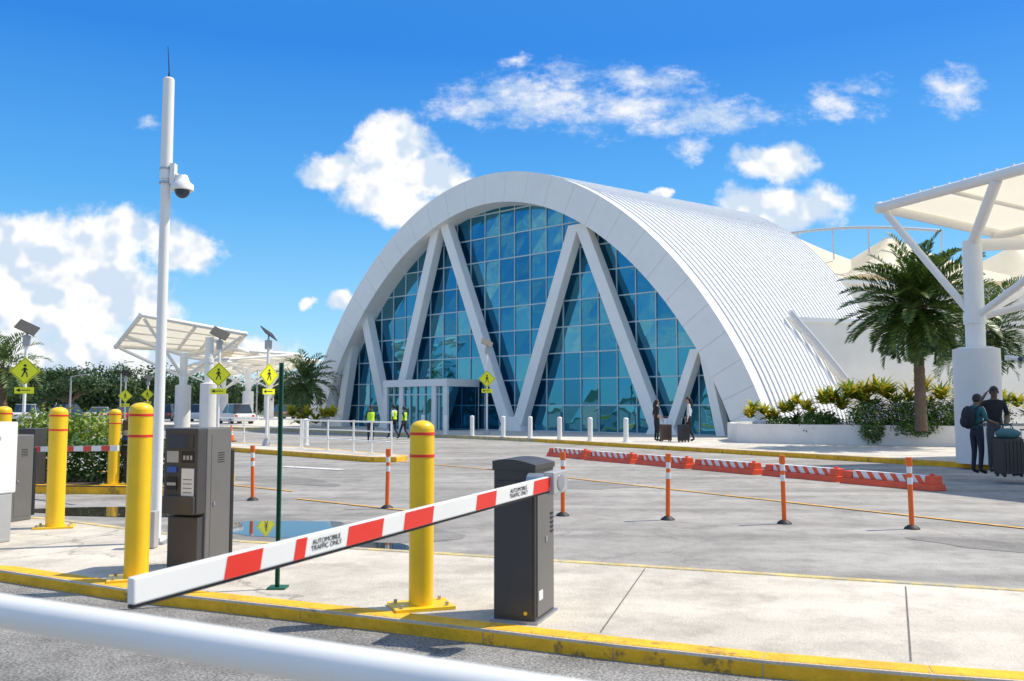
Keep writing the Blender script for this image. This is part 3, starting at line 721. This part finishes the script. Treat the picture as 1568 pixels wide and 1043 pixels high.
def ped_sign(x,y,zc,ztop,diag,yaw=0.,z0=.0):
    root=empty('pedestrian_crossing_sign',(x,y,0),(0,0,yaw)); m=MB(); h=diag/2; hz=zc
    m.tube([(0,0,z0),(0,0,ztop-.15)],.05,'white',12); m.tube([(0,0,z0),(0,0,z0+.25)],[.16,.09],'ltgrey',12)
    m.obj('post',root)
    m=MB(); Y=-.075
    def dia(h,Y0,Y1,k):
        m.add([(0,Y0,hz-h),(h,Y0,hz),(0,Y0,hz+h),(-h,Y0,hz),(0,Y1,hz-h),(h,Y1,hz),(0,Y1,hz+h),(-h,Y1,hz)],[(0,1,2,3),(7,6,5,4),(0,4,5,1),(1,5,6,2),(2,6,7,3),(3,7,4,0)],k)
    dia(h,Y,Y+.01,'signyel'); dia(h*.93,Y-.003,Y-.001,'black'); dia(h*.885,Y-.006,Y-.004,'signyel')
    s=h*.5; 
    def stroke(a,b,w):
        a=Vector((a[0]*s,Y-.010,hz+a[1]*s));b=Vector((b[0]*s,Y-.010,hz+b[1]*s)); d=(b-a).normalized(); n=Vector((-d.z,0,d.x))*w*s/2
        m.add([a-n,b-n,b+n,a+n],[(0,1,2,3)],'black'); 
    stroke((0,.5),(-.03,-.05),.34); stroke((0,.0),(-.38,-.85),.17); stroke((0,.0),(.28,-.4),.17); stroke((.28,-.36),(.32,-.88),.14)
    stroke((-.02,.48),(-.42,.08),.13); stroke((.0,.46),(.36,.1),.13)
    K=12; m.add([(s*.2*math.cos(6.283*i/K),Y-.011,hz+s*.78+s*.18*math.sin(6.283*i/K)) for i in range(K)],[tuple(range(K))],'black')
    pw_=h*.62; z1=hz-h*1.12; m.obox((-pw_,Y,z1-h*.48),(2*pw_,0,0),(0,.01,0),(0,0,h*.46),'signyel')
    m.obox((-pw_*.6,Y-.005,z1-h*.27),(pw_*1.2,0,0),(0,.003,0),(0,0,h*.06),'black')
    m.add([(-pw_*.85,Y-.008,z1-h*.24),(-pw_*.45,Y-.008,z1-h*.38),(-pw_*.45,Y-.008,z1-h*.10)],[(0,1,2)],'black')
    m.obj('sign_faces',root)
    m=MB(); m.box((0,0,ztop-.35),(.2,.16,.32),'ltgrey'); 
    q=Vector((0,0,ztop)); rx=Vector((.27,.0,-.13)); ry=Vector((.05,.20,.14)); 
    m.obox(q-rx-ry+Vector((0,0,.05)),rx*2,ry*2,Vector((0,-.02,.02)),'black'); m.tube([(0,0,ztop-.2),(0,0,ztop+.02)],.03,'steel',8)
    m.obj('solar_panel',root)
ped_sign(-14.9,27.0,2.62,3.9,.86,.3); ped_sign(-10.3,31.0,2.66,4.05,.86,.15,.146); ped_sign(-8.75,31.6,2.66,4.1,.86,.95,.146)
ped_sign(-1.25,44.0,2.9,4.65,.86,.1,.146); ped_sign(-24.5,56,2.2,3.6,.86,.2); ped_sign(-26.8,65,2.4,3.6,.9,.1)
def lamp(x,y,h):
    m=MB(); m.tube([(x,y,0),(x,y,h)],[.09,.05],'ltgrey',8); m.tube([(x,y,h),(x+.7,y,h+.15)],.035,'ltgrey',6); m.box((x+.95,y,h+.16),(.6,.25,.09),'ltgrey'); m.box((x,y,.3),(.45,.45,.6),'concrete_col'); m.obj('street_lamp')
lamp(-39,88,5.8); lamp(-31,62,3.6); lamp(-26,90,6.5); lamp(-33.5,100,6)

root=empty('white_fence'); m=MB()
pts=[(-12.0,36.2),(-10.4,34.4),(-8.9,32.4),(-7.3,30.6)]; pts2=[(-7.0,29.6),(-5.9,28.4),(-4.9,27.4),(-4.2,26.5),(-3.5,25.7)]
for P_ in (pts,pts2):
    for i,p in enumerate(P_):
        m.tube([(p[0],p[1],.146),(p[0],p[1],1.12)],.03,'white',8); m.box((p[0],p[1],.155),(.14,.14,.015),'white')
        if i:
            for z in (.5,1.08): m.tube([(P_[i-1][0],P_[i-1][1],z),(p[0],p[1],z)],.024,'white',8)
            for z in (.8,): m.tube([(P_[i-1][0],P_[i-1][1],z),(p[0],p[1],z)],.018,'white',8)
m.obj('rails',root)
m=MB(); ra=Vector((-.854,1.5,1.21)); rb=Vector((-.154,1.15,1.21)); rd=(rb-ra)
q=ra-rd*2.2; q2=rb+rd*3
m.tube([q,ra,rb,q2],.027,'white',32)
m.tube([(q.x,q.y,LZ),(q.x,q.y,1.21)],.026,'white',16); m.tube([(q2.x,q2.y,LZ),(q2.x,q2.y,1.21)],.026,'white',16)
m.obj('guard_rail')

def delin(x,y,h=.9):
    m=MB(); m.tube([(0,0,0),(0,0,.02),(0,0,.05)],[.10,.09,.045],'black',14)
    m.tube([(0,0,.04),(0,0,h-.12)],.031,'orange',12); m.tube([(0,0,h-.12),(0,0,h-.1),(0,0,h)],[.031,.04,.04],'orange',12)
    for z in (h-.20,h-.34): m.tube([(0,0,z),(0,0,z+.085)],.0325,'label',12)
    m.obj('delineator_post',loc=(x,y,0),rot=(R(random.uniform(-1.2,1.2)),R(random.uniform(-1.2,1.2)),0))
for p in [(-4.28,14.7),(-1.9,13.55),(.72,12.65),(2.13,12.2),(3.6,11.8),(5.06,11.3)]: delin(*p)
def lowbar(c,d,L=2.1):
    n=Vector((-d.y,d.x,0)); m=MB(); z=Vector((0,0,1))
    def trap(a,L,w0,w1,z0,z1,k):
        a=Vector(a)
        vs=[a-n*w0/2+z*z0,a+n*w0/2+z*z0,a+n*w1/2+z*z1,a-n*w1/2+z*z1]; vs+= [v+d*L for v in vs]
        m.add(vs,[(0,1,2,3),(7,6,5,4),(0,4,5,1),(1,5,6,2),(2,6,7,3),(3,7,4,0)],k)
    trap(c,L-.04,.40,.30,0,.12,'orred'); trap(c+d*.02,.22,.26,.18,.12,.27,'orred'); trap(c+d*(L-.26),.20,.26,.18,.12,.25,'orred')
    trap(c+d*.24,L-.50,.15,.13,.12,.27,'label')
    K=6; w=(L-.54)/K
    for i in range(K):
        for sg in (-1,1):
            o=c+d*(.26+w*i)+n*sg*.0775
            q=[o+z*.125,o+d*w*.45+z*.125,o+d*w*.85+z*.265-n*sg*.009,o+d*w*.40+z*.265-n*sg*.009]
            m.add(q,[(0,1,2,3)],'orred')
    m.tube([c+d*.15+z*.27,c+d*.15+z*.305],.04,'orred',10)
    m.obj('low_traffic_barrier',bevel=.012)
ed=Vector((-.505,.863,0)).normalized()
for i in range(6): lowbar(Vector((7.85,16.3,0))+ed*2.22*i+Vector((random.uniform(-.08,.08),0,0)),(ed+Vector((random.uniform(-.04,.04),0,0))).normalized())
lowbar(Vector((9.9,12.9,0)),Vector((-.60,.8,0)).normalized(),2.3)
def cone(x,y,z0=.0):
    m=MB(); m.box((0,0,.02),(.38,.38,.04),'black'); m.tube([(0,0,.04),(0,0,.3)],[.15,.10],'orange',14,False); m.tube([(0,0,.3),(0,0,.45)],[.10,.075],'label',14,False); m.tube([(0,0,.45),(0,0,.72)],[.075,.03],'orange',14)
    m.obj('traffic_cone',loc=(x,y,z0))
cone(-12.3,38.8)

# ------------------------------------------------------------ cars
def car(x,y,yaw,col,name='parked_car',suv=False):
    k=mat('car_paint',col,.25,var=.02,coat=.6)
    root=empty(name,(x,y,0),(0,0,yaw)); m=MB(); h=1.72 if suv else 1.45
    body=[(-2.2,.35),(-2.25,.75),(-2.1,.95),(-1.2,1.0),(.9,.98),(1.95,.85),(2.2,.65),(2.2,.35)]
    cab=[(-1.75 if suv else -1.5,.98),(-1.45 if suv else -.95,h),(.25,h),(1.05,.96)]
    def ext(pr,w0,w1,kk,zc):
        n=len(pr); wf=[w0 if p[1]<zc else w1 for p in pr]
        vs=[(p[0],-w,p[1]) for p,w in zip(pr,wf)]+[(p[0],w,p[1]) for p,w in zip(pr,wf)]
        m.add(vs,[tuple(range(n)),tuple(range(2*n-1,n-1,-1))]+[(i,n+i,n+(i+1)%n,(i+1)%n) for i in range(n)],kk)
    ext(body,.88,.88,k,9); ext(cab,.80,.64,'screen',1.1)
    m.obox((cab[1][0],-.65,h-.03),(cab[2][0]-cab[1][0],0,0),(0,1.3,0),(0,0,.05),k)
    for s in (-1,1):
        for cx in (-.35,): m.beam((cx,s*.78,.99),(cx,s*.66,h),.06,.06,k,(1,0,0))
        for wx in (-1.35,1.35):
            m.tube([(wx,s*.70,.33),(wx,s*.90,.33)],.33,'black',18); m.tube([(wx,s*.90,.33),(wx,s*.91,.33)],.2,'steel',12)
        m.box((2.18,s*.62,.72),(.08,.3,.14),'label'); m.box((-2.22,s*.68,.78),(.08,.22,.16),'red')
    m.obj('body',root,bevel=.04)
for i,(x,y,c,s) in enumerate([(-39.5,85,(.7,.7,.7),False),(-36.3,84,(.35,.03,.03),False),(-33.2,85,(.04,.045,.05),True),(-43,86,(.03,.05,.1),True),(-47,86,(.75,.75,.75),True),(-29,84,(.6,.6,.62),True),(-52,84,(.1,.1,.11),False),(-22.5,72,(.75,.75,.76),True),(-26,100,(.1,.1,.1),True),(-22,-32,(.7,.7,.7),True),(-30,-33,(.05,.05,.06),False),(-38,-32,(.4,.05,.04),True)]):
    car(x,y,R(80 if i%2 else 100) if i<7 or i>8 else 2.2,c,suv=s)

# ------------------------------------------------------------ people
SK=mat('skin',(.45,.27,.19),.6,var=.05); SKD=mat('skin_dark',(.17,.09,.058),.6,var=.05)
def cloth(n,c): return mat(n,c,.85,var=.2,scale=9,bump=.3,bscale=25)
def person(name,x,y,z0,yaw,H=1.75,skin=SK,top=None,sleeve=None,legs=None,shoe='black',hair='hairdark',longhair=False,pose=None,sleeves_long=False,vest=None,female=False,backpack=None):
    s=H/1.75; P={
    'pel':(0,0,.97),'spi':(0,.005,1.14),'che':(0,.0,1.33),'nek':(0,-.005,1.47),'hb':(0,.015,1.55),'hm':(0,.03,1.63),'ht':(0,.015,1.70),
    'hl':(-.09,0,.90),'kl':(-.10,.02,.50),'al':(-.10,-.03,.09),'tl':(-.115,.13,.045),
    'hr':(.09,0,.90),'kr':(.10,.02,.50),'ar':(.10,-.03,.09),'tr':(.115,.13,.045),
    'sl':(-.175 if not female else -.15,-.005,1.405),'el':(-.235,-.03,1.12),'wl':(-.24,.05,.88),'pl':(-.24,.075,.81),
    'sr':(.175 if not female else .15,-.005,1.405),'er':(.235,-.03,1.12),'wr':(.24,.05,.88),'pr':(.24,.075,.81)}
    if pose: P.update(pose)
    rad={'pel':(.145,.105),'spi':(.125 if not female else .105,.09),'che':(.155 if not female else .13,.105),'nek':(.058,.058),'hb':(.062,.068),'hm':(.077,.095),'ht':(.055,.07),
     'h':(.09,.09),'k':(.058,.06),'a':(.04,.042),'t':(.042,.03),'s':(.06,.062),'e':(.043,.043),'w':(.027,.03),'p':(.02,.036)}
    E=[('pel','spi'),('spi','che'),('che','nek'),('nek','hb'),('hb','hm'),('hm','ht')]
    for q in 'lr': E+=[('pel','h'+q),('h'+q,'k'+q),('k'+q,'a'+q),('a'+q,'t'+q),('che','s'+q),('s'+q,'e'+q),('e'+q,'w'+q),('w'+q,'p'+q)]
    keys=list(P); co=[Vector(P[k])*s for k in keys]; idx={k:i for i,k in enumerate(keys)}
    ed_=[(idx[a],idx[b]) for a,b in E]; rr=[rad.get(k) or rad[k[0]] for k in keys]; rr=[(a*s,b*s) for a,b in rr]
    roots=[idx['pel']]
    for q in 'lr':
        w=Vector(P['w'+q])*s; p=Vector(P['p'+q])*s; d=(p-w).normalized(); sd=d.cross(Vector((1,0,0))) ; sd=sd.normalized() if sd.length>.1 else Vector((0,1,0))
        pn=sd.cross(d).normalized()*(1 if q=='l' else -1)
        for k,(off,l) in enumerate(zip((-.027,-.009,.009,.026),(.058,.074,.08,.07))):
            b=p+sd*off*s-d*.012*s; a0=len(co); co+= [b,b+d*l*.55*s,b+d*l*.95*s+pn*.018*s]; rr+=[(.0095*s,)*2,(.0085*s,)*2,(.0065*s,)*2]; ed_+=[(a0,a0+1),(a0+1,a0+2)]; roots.append(a0)
        b=w.lerp(p,.5)+sd*.024*s; a0=len(co); co+=[b,b+(sd*.6+d)*.03*s,b+(sd*.55+d*1.2)*.052*s]; rr+=[(.012*s,)*2,(.01*s,)*2,(.008*s,)*2]; ed_+=[(a0,a0+1),(a0+1,a0+2)]; roots.append(a0)
    me=bpy.data.meshes.new('b'); me.from_pydata(co,ed_,[]); ob=bpy.data.objects.new('tmp',me); COL.objects.link(ob)
    sk=ob.modifiers.new('s','SKIN'); sk.use_smooth_shade=True; sb=ob.modifiers.new('u','SUBSURF'); sb.levels=2; sb.render_levels=2
    for i,v in enumerate(me.skin_vertices[0].data): v.radius=rr[i]; v.use_root=(i in roots)
    dg=bpy.context.evaluated_depsgraph_get(); nm=bpy.data.meshes.new_from_object(ob.evaluated_get(dg)); bpy.data.objects.remove(ob)
    root=empty(name,(x,y,z0),(0,0,yaw))
    mats=[skin,top,legs,M[shoe],sleeve or top]
    nm.materials.clear()
    for k in mats: nm.materials.append(k)
    B=[]
    for a,b in E:
        if a in('hb','hm') or b=='hb': mt_=0
        elif (a,b)==('che','nek'): mt_=1
        elif a=='pel' and b=='spi': mt_=1
        elif a in('spi','che','nek') : mt_=1
        elif a[0]=='s': mt_=4
        elif a[0]=='e': mt_=4 if sleeves_long else 0
        elif a[0]=='w': mt_=0
        elif a[0]=='a': mt_=3
        else: mt_=2
        B.append((Vector(P[a])*s,Vector(P[b])*s,mt_))
    for pg in nm.polygons:
        c=pg.center; bst=9;bm=0
        for a,b,k in B:
            d=b-a; t=max(0,min(1,(c-a).dot(d)/d.length_squared)); q=(a+d*t-c).length
            if q<bst: bst=q;bm=k
        if bm==2 and c.z<.10*s: bm=3
        if bm==1 and c.z>1.475*s and abs(c.x)<.08: bm=0
        pg.material_index=bm; pg.use_smooth=True
    o=bpy.data.objects.new('body',nm); COL.objects.link(o); o.parent=root
    h=Vector(P['hm'])*s; m=MB()
    m.sphere(h+Vector((0,-.012,.018))*s,(.084*s,.102*s,.098*s),M[hair],16,8,0,.50)
    m.sphere(h+Vector((0,-.035,.0))*s,(.082*s,.082*s,.088*s),M[hair],14,8,.2,.8)
    if longhair:
        m.tube([h+Vector((0,-.055,.02))*s,h+Vector((0,-.10,-.08))*s,h+Vector((0,-.12,-.2))*s,h+Vector((0,-.115,-.34))*s],[.07*s,.082*s,.075*s,.03*s],M[hair],12)
    m.obj('hair',root)
    m=MB()
    for q in (-1,1):
        m.sphere(h+Vector((q*.031,.086,.0))*s,(.012*s,.008*s,.007*s),'black',8,5); m.sphere(h+Vector((q*.08,.0,-.012))*s,(.012*s,.02*s,.032*s),skin,8,6)
    m.tube([h+Vector((0,.09,.0))*s,h+Vector((0,.116,-.03))*s,h+Vector((0,.092,-.04))*s],[.008*s,.014*s,.010*s],skin,8)
    m.sphere(h+Vector((0,.085,-.062))*s,(.024*s,.008*s,.007*s),M['lip'],8,5)
    m.obj('face',root)
    if vest:
        m=MB(); c=Vector(P['che'])*s; sp=Vector(P['spi'])*s; pe=Vector(P['pel'])*s
        for (ca,ra_,cb_,rb_) in ((c+Vector((0,0,.09))*s,(.165,.115),c,(.19,.135)),(c,(.19,.135),sp,(.165,.125)),(sp,(.165,.125),pe+Vector((0,0,.03)),(.175,.135))):
            n=18; vs=[]
            for cc,r_ in ((ca,ra_),(cb_,rb_)):
                for j in range(n): a=6.283*j/n; vs.append(cc+Vector((r_[0]*math.cos(a),r_[1]*math.sin(a),0))*s)
            m.add(vs,[(j,(j+1)%n,n+(j+1)%n,n+j) for j in range(n)],'vest',True)
        m.obj('safety_vest',root)
    if backpack:
        m=MB(); m.sphere(Vector((0,-.21,1.22))*s,(.16*s,.12*s,.25*s),backpack,14,10); m.sphere(Vector((0,-.31,1.13))*s,(.11*s,.06*s,.13*s),backpack,12,8)
        for q in (-1,1): m.tube([Vector((q*.1,-.12,1.40))*s,Vector((q*.11,.0,1.47))*s,Vector((q*.12,.12,1.34))*s,Vector((q*.13,.10,1.15))*s,Vector((q*.12,-.12,1.06))*s],.02*s,backpack,6)
        m.obj('backpack',root)
    return root
M['hairdark']=mat('dark_hair',(.02,.014,.01),.5,var=.3,scale=40); M['lip']=mat('lips',(.30,.10,.09),.5); M['vest']=mat('hi_vis_vest',(.60,.92,.04),.7,var=.1,scale=8)
c_blk=cloth('black_cloth',(.02,.02,.023)); c_wht=cloth('white_cloth',(.7,.7,.7)); c_teal=cloth('teal_cloth',(.03,.14,.15)); c_nav=cloth('navy_cloth',(.02,.025,.045)); c_gry=cloth('grey_cloth',(.10,.10,.11)); 
M['bag']=cloth('bag_fabric',(.018,.02,.03)); M['case']=mat('suitcase_shell',(.02,.02,.024),.45,var=.2,scale=6); M['case2']=mat('suitcase_brown',(.12,.07,.05),.5,var=.2); M['caset']=mat('teal_bag',(.05,.16,.17),.7,var=.2)
person('woman_standing',5.75,35.2,.146,R(-70),1.68,SK,c_blk,c_blk,c_blk,longhair=True,female=True,pose={'wr':(.23,.12,.93),'pr':(.23,.16,.87),'er':(.22,-.06,1.12)})
person('woman_standing',7.0,35.0,.146,R(75),1.78,SK,c_wht,c_wht,c_blk,longhair=True,female=True,sleeves_long=True,pose={'kl':(-.10,.14,.5),'al':(-.1,.22,.09),'tl':(-.11,.36,.05),'kr':(.1,-.02,.5),'ar':(.1,-.18,.10),'tr':(.11,-.03,.045),'er':(.24,-.08,1.14),'wr':(.24,.10,.98),'pr':(.24,.16,.95)})
def suitcase(x,y,z0,yaw,w=.42,h=.62,d=.26,k='case',handle=.3,name='suitcase',parent=None):
    m=MB(); m.box((0,0,.06+h/2),(w,d,h),k)
    for i in range(5): m.box((-w*.36+i*w*.18,-d/2-.004,.06+h/2),(.025,.012,h*.85),k); m.box((-w*.36+i*w*.18,d/2+.004,.06+h/2),(.025,.012,h*.85),k)
    o=m.obj(name,parent,bevel=.03,loc=(x,y,z0),rot=(0,0,yaw))
    m=MB()
    for a in (-1,1):
        for b in (-1,1): m.tube([(a*w*.4-.015,b*d*.35,.035),(a*w*.4+.015,b*d*.35,.035)],.035,'black',10)
        if handle: m.tube([(a*.1,0,.06+h),(a*.1,0,.06+h+handle)],.009,'steel',6)
    if handle: m.tube([(-.12,0,.06+h+handle),(.12,0,.06+h+handle)],.016,'black',6)
    m.obj('wheels_and_handle',o)
    return o
suitcase(6.12,35.3,.146,.2,k='case2'); suitcase(6.72,34.7,.146,.6,k='case')
person('man_with_backpack',9.62,18.35,.146,R(-75),1.68,SKD,c_teal,c_teal,c_nav,pose={'er':(.23,.06,1.16),'wr':(.20,.30,1.10),'pr':(.19,.37,1.09),'el':(-.23,.06,1.16),'wl':(-.18,.30,1.08),'pl':(-.17,.37,1.07),'hb':(0,.03,1.54),'hm':(0,.055,1.62),'ht':(0,.05,1.69)},backpack='bag')
person('man_standing',10.25,18.8,.146,R(165),1.84,SKD,c_blk,c_blk,c_gry,pose={'er':(.34,.12,1.33),'wr':(.20,.16,1.56),'pr':(.15,.14,1.62),'el':(-.24,.02,1.13),'wl':(-.16,.22,1.02),'pl':(-.13,.28,.99)})
suitcase(9.93,17.75,.146,.15,.46,.70,.30,'case',0); suitcase(10.36,17.85,.146,-.1,.42,.62,.28,'case',.25); suitcase(10.12,18.15,.146,.1,.44,.72,.28,'case',.25); suitcase(10.78,18.1,.146,.3,.36,.5,.24,'case',.3)
m=MB(); m.sphere((9.93,17.75,1.0),(.25,.15,.11),'caset',16,10); m.tube([(9.8,17.75,1.07),(9.86,17.75,1.17),(10.0,17.75,1.17),(10.06,17.75,1.07)],.012,'caset',6); m.obj('duffel_bag')
w1={'kl':(-.1,.16,.52),'al':(-.1,.26,.12),'tl':(-.1,.40,.08),'kr':(.1,.0,.5),'ar':(.1,-.26,.13),'tr':(.11,-.14,.06),'el':(-.24,-.12,1.15),'wl':(-.25,-.08,.92),'pl':(-.25,-.06,.85),'er':(.24,.08,1.16),'wr':(.24,.22,.98),'pr':(.24,.27,.93)}
person('security_worker',-5.6,42,0,R(60),1.62,SKD,c_wht,c_wht,c_nav,vest=True,pose=w1)
person('security_worker',-5.05,41.5,0,R(70),1.55,SKD,c_nav,c_nav,c_nav,vest=True,pose=w1)
person('security_worker',-6.0,37.6,0,R(200),1.60,SKD,c_nav,c_nav,c_nav,vest=True)

# ------------------------------------------------------------ sun, sky
EL=R(55); sv=Vector((math.cos(EL)*.962,math.cos(EL)*.27,math.sin(EL))).normalized()
sl=bpy.data.lights.new('sun','SUN'); sl.energy=5.0; sl.angle=R(.5); sl.color=(1,.93,.80)
so=bpy.data.objects.new('sun',sl); COL.objects.link(so); so.rotation_euler=sv.to_track_quat('Z','Y').to_euler(); so.location=(30,5,40)
w=bpy.data.worlds.new('World'); scene.world=w; w.use_nodes=True; nt=w.node_tree; L=nt.links.new; Nn=nt.nodes.new
bg=nt.nodes['Background']; STR=.15; bg.inputs['Strength'].default_value=STR
sky=Nn('ShaderNodeTexSky'); sky.sky_type='NISHITA'; sky.sun_disc=False; sky.sun_elevation=EL; sky.sun_rotation=math.atan2(sv.x,sv.y); sky.air_density=1.0; sky.dust_density=.3; sky.ozone_density=2.5
hs=Nn('ShaderNodeHueSaturation'); hs.inputs['Saturation'].default_value=1.3; hs.inputs['Value'].default_value=1.25; L(sky.outputs[0],hs.inputs['Color'])
tc=Nn('ShaderNodeTexCoord'); sp=Nn('ShaderNodeSeparateXYZ'); L(tc.outputs['Generated'],sp.inputs[0])
gr=Nn('ShaderNodeValToRGB'); L(sp.outputs[2],gr.inputs[0]); cr=gr.color_ramp
for i,(p,c) in enumerate([(0,(.46,.79,.97)),(.10,(.25,.63,.96)),(.22,(.085,.43,.92)),(.38,(.012,.23,.80)),(.60,(.05,.28,.72)),(1,(.12,.32,.66))]):
    e=cr.elements[i] if i<2 else cr.elements.new(p); e.position=p; e.color=(*c,1)
cr.elements[0].position=0
gs=Nn('ShaderNodeVectorMath'); gs.operation='SCALE'; gs.inputs['Scale'].default_value=1/STR; L(gr.outputs[0],gs.inputs[0])
mg=Nn('ShaderNodeMix'); mg.data_type='RGBA'; mg.inputs[0].default_value=.74; L(hs.outputs[0],mg.inputs[6]); L(gs.outputs[0],mg.inputs[7])
def mth(op,a,b=None,c=None,clamp=False):
    n=Nn('ShaderNodeMath'); n.operation=op; n.use_clamp=clamp
    for i,x in enumerate((a,b,c)):
        if x is None: continue
        if isinstance(x,(int,float)): n.inputs[i].default_value=x
        else: L(x,n.inputs[i])
    return n.outputs[0]
ym=mth('MAXIMUM',sp.outputs[1],.08); A_=mth('DIVIDE',sp.outputs[0],ym); B_=mth('DIVIDE',sp.outputs[2],ym)
cb=Nn('ShaderNodeCombineXYZ'); L(A_,cb.inputs[0]); L(B_,cb.inputs[1])
def nz(vec,scale,det,rough,stretch=(1,1,1),loc=(0,0,0)):
    mp=Nn('ShaderNodeMapping'); mp.inputs['Scale'].default_value=stretch; mp.inputs['Location'].default_value=loc; L(vec,mp.inputs['Vector'])
    n=Nn('ShaderNodeTexNoise'); n.inputs['Scale'].default_value=scale; n.inputs['Detail'].default_value=det; n.inputs['Roughness'].default_value=rough; L(mp.outputs[0],n.inputs['Vector']); return n
ds=nz(cb.outputs[0],14,6,.6)
wv=Nn('ShaderNodeVectorMath'); wv.operation='SUBTRACT'; L(ds.outputs['Color'],wv.inputs[0]); wv.inputs[1].default_value=(.5,.5,.5)
wm=Nn('ShaderNodeVectorMath'); wm.operation='MULTIPLY_ADD'; L(wv.outputs[0],wm.inputs[0]); wm.inputs[1].default_value=(.06,.045,0); L(cb.outputs[0],wm.inputs[2])
def blobs(lst):
    cur=None
    for a,b,ra,rb in lst:
        s1=Nn('ShaderNodeVectorMath'); s1.operation='SUBTRACT'; L(wm.outputs[0],s1.inputs[0]); s1.inputs[1].default_value=(a,b,0)
        s2=Nn('ShaderNodeVectorMath'); s2.operation='MULTIPLY'; L(s1.outputs[0],s2.inputs[0]); s2.inputs[1].default_value=(1/ra,1/rb,0)
        s3=Nn('ShaderNodeVectorMath'); s3.operation='LENGTH'; L(s2.outputs[0],s3.inputs[0])
        v=mth('SUBTRACT',1.15,s3.outputs['Value'])
        cur=v if cur is None else mth('SMOOTH_MAX',cur,v,.25)
    return cur
cum=blobs([(-.142,.305,.05,.042),(-.092,.265,.05,.036),(-.146,.254,.07,.038),(-.205,.269,.042,.028),(-.12,.225,.045,.024),
 (.305,.278,.05,.028),(.313,.226,.08,.032),
 (-.458,.195,.08,.038),(-.38,.18,.055,.028),(-.555,.176,.09,.05),(-.49,.145,.10,.05),(-.545,.107,.15,.06),(-.43,.118,.06,.04),(-.60,.205,.06,.022),(-.51,.052,.18,.03),(-.304,.056,.08,.026),(-.19,.118,.022,.014),(.162,.247,.016,.010),(-.233,.12,.012,.008)])
wis=blobs([(.027,.358,.12,.038),(.132,.342,.12,.032),(.23,.335,.09,.026),(.207,.298,.04,.016),(.155,.38,.065,.02),(-.033,.345,.07,.02),(.375,.35,.05,.022),(.41,.372,.04,.014),(.512,.366,.038,.03),(-.42,.325,.02,.010),(0.0,.40,.03,.01)])
fb1=nz(cb.outputs[0],22,12,.62); fb2=nz(cb.outputs[0],17,12,.72,(1,1.7,1)); fb3=nz(cb.outputs[0],9,4,.5); fb4=nz(cb.outputs[0],22,12,.62,loc=(-.25,-.35,0)); fb5=nz(cb.outputs[0],15,3,.5); fb6=nz(cb.outputs[0],15,3,.5,loc=(-.012,-.016,0))
def sstep(v,a,b):
    n=Nn('ShaderNodeMapRange'); n.interpolation_type='SMOOTHSTEP'; n.inputs['From Min'].default_value=a; n.inputs['From Max'].default_value=b; L(v,n.inputs['Value']); return n.outputs['Result']
dc=mth('ADD',cum,mth('MULTIPLY',mth('SUBTRACT',fb1.outputs['Fac'],.5),1.5))
ac=sstep(dc,.08,.60)
dw=mth('ADD',wis,mth('MULTIPLY',mth('SUBTRACT',fb2.outputs['Fac'],.5),3.2))
aw=mth('MULTIPLY',sstep(dw,.10,1.35),.92)
zc=mth('MAXIMUM',sp.outputs[2],.04); c2=Nn('ShaderNodeCombineXYZ'); L(mth('DIVIDE',sp.outputs[0],mth('ADD',zc,.25)),c2.inputs[0]); L(mth('DIVIDE',sp.outputs[1],mth('ADD',zc,.25)),c2.inputs[1])
ng=nz(c2.outputs[0],1.6,9,.6); ag=mth('MULTIPLY',sstep(ng.outputs['Fac'],.46,.60),sstep(mth('MULTIPLY',sp.outputs[1],-1.),-.35,.05))  # unseen cloud cover added behind the viewpoint, for facade brightness and glazing reflections
# unseen overhead clouds, added to brighten the shaded facade
ag2=mth('MULTIPLY',sstep(ng.outputs['Fac'],.44,.60),sstep(sp.outputs[2],.55,.75))
ag=mth('MULTIPLY',mth('MAXIMUM',ag,ag2),.95)
alpha=mth('MAXIMUM',mth('MAXIMUM',ac,aw),ag)
alpha=mth('MULTIPLY',alpha,sstep(sp.outputs[2],-.01,.0))
shade=mth('ADD',mth('MULTIPLY',mth('SUBTRACT',fb5.outputs['Fac'],fb6.outputs['Fac']),4.0),mth('ADD',mth('MULTIPLY',fb3.outputs['Fac'],.9),mth('MULTIPLY',fb1.outputs['Fac'],.35)))
cc=Nn('ShaderNodeMix'); cc.data_type='RGBA'; L(sstep(shade,.30,.78),cc.inputs[0])
cc.inputs[6].default_value=(.66/STR,.78/STR,.93/STR,1); cc.inputs[7].default_value=(1.02/STR,1.02/STR,1.02/STR,1)
mc=Nn('ShaderNodeMix'); mc.data_type='RGBA'; L(alpha,mc.inputs[0]); L(mg.outputs[2],mc.inputs[6]); L(cc.outputs[2],mc.inputs[7])
L(mc.outputs[2],bg.inputs['Color'])

# ------------------------------------------------------------ camera
cd=bpy.data.cameras.new('camera'); cam=bpy.data.objects.new('camera',cd); COL.objects.link(cam)
cd.lens=31; cd.sensor_width=36; cd.clip_end=5000; cd.clip_start=.05
cam.location=(0,0,1.55); cam.rotation_euler=(R(90+4.257),0,0)
cd.dof.use_dof=True; cd.dof.focus_distance=16; cd.dof.aperture_fstop=4.5
scene.camera=cam
scene.view_settings.view_transform='Standard'; scene.view_settings.look='None'; scene.view_settings.exposure=0
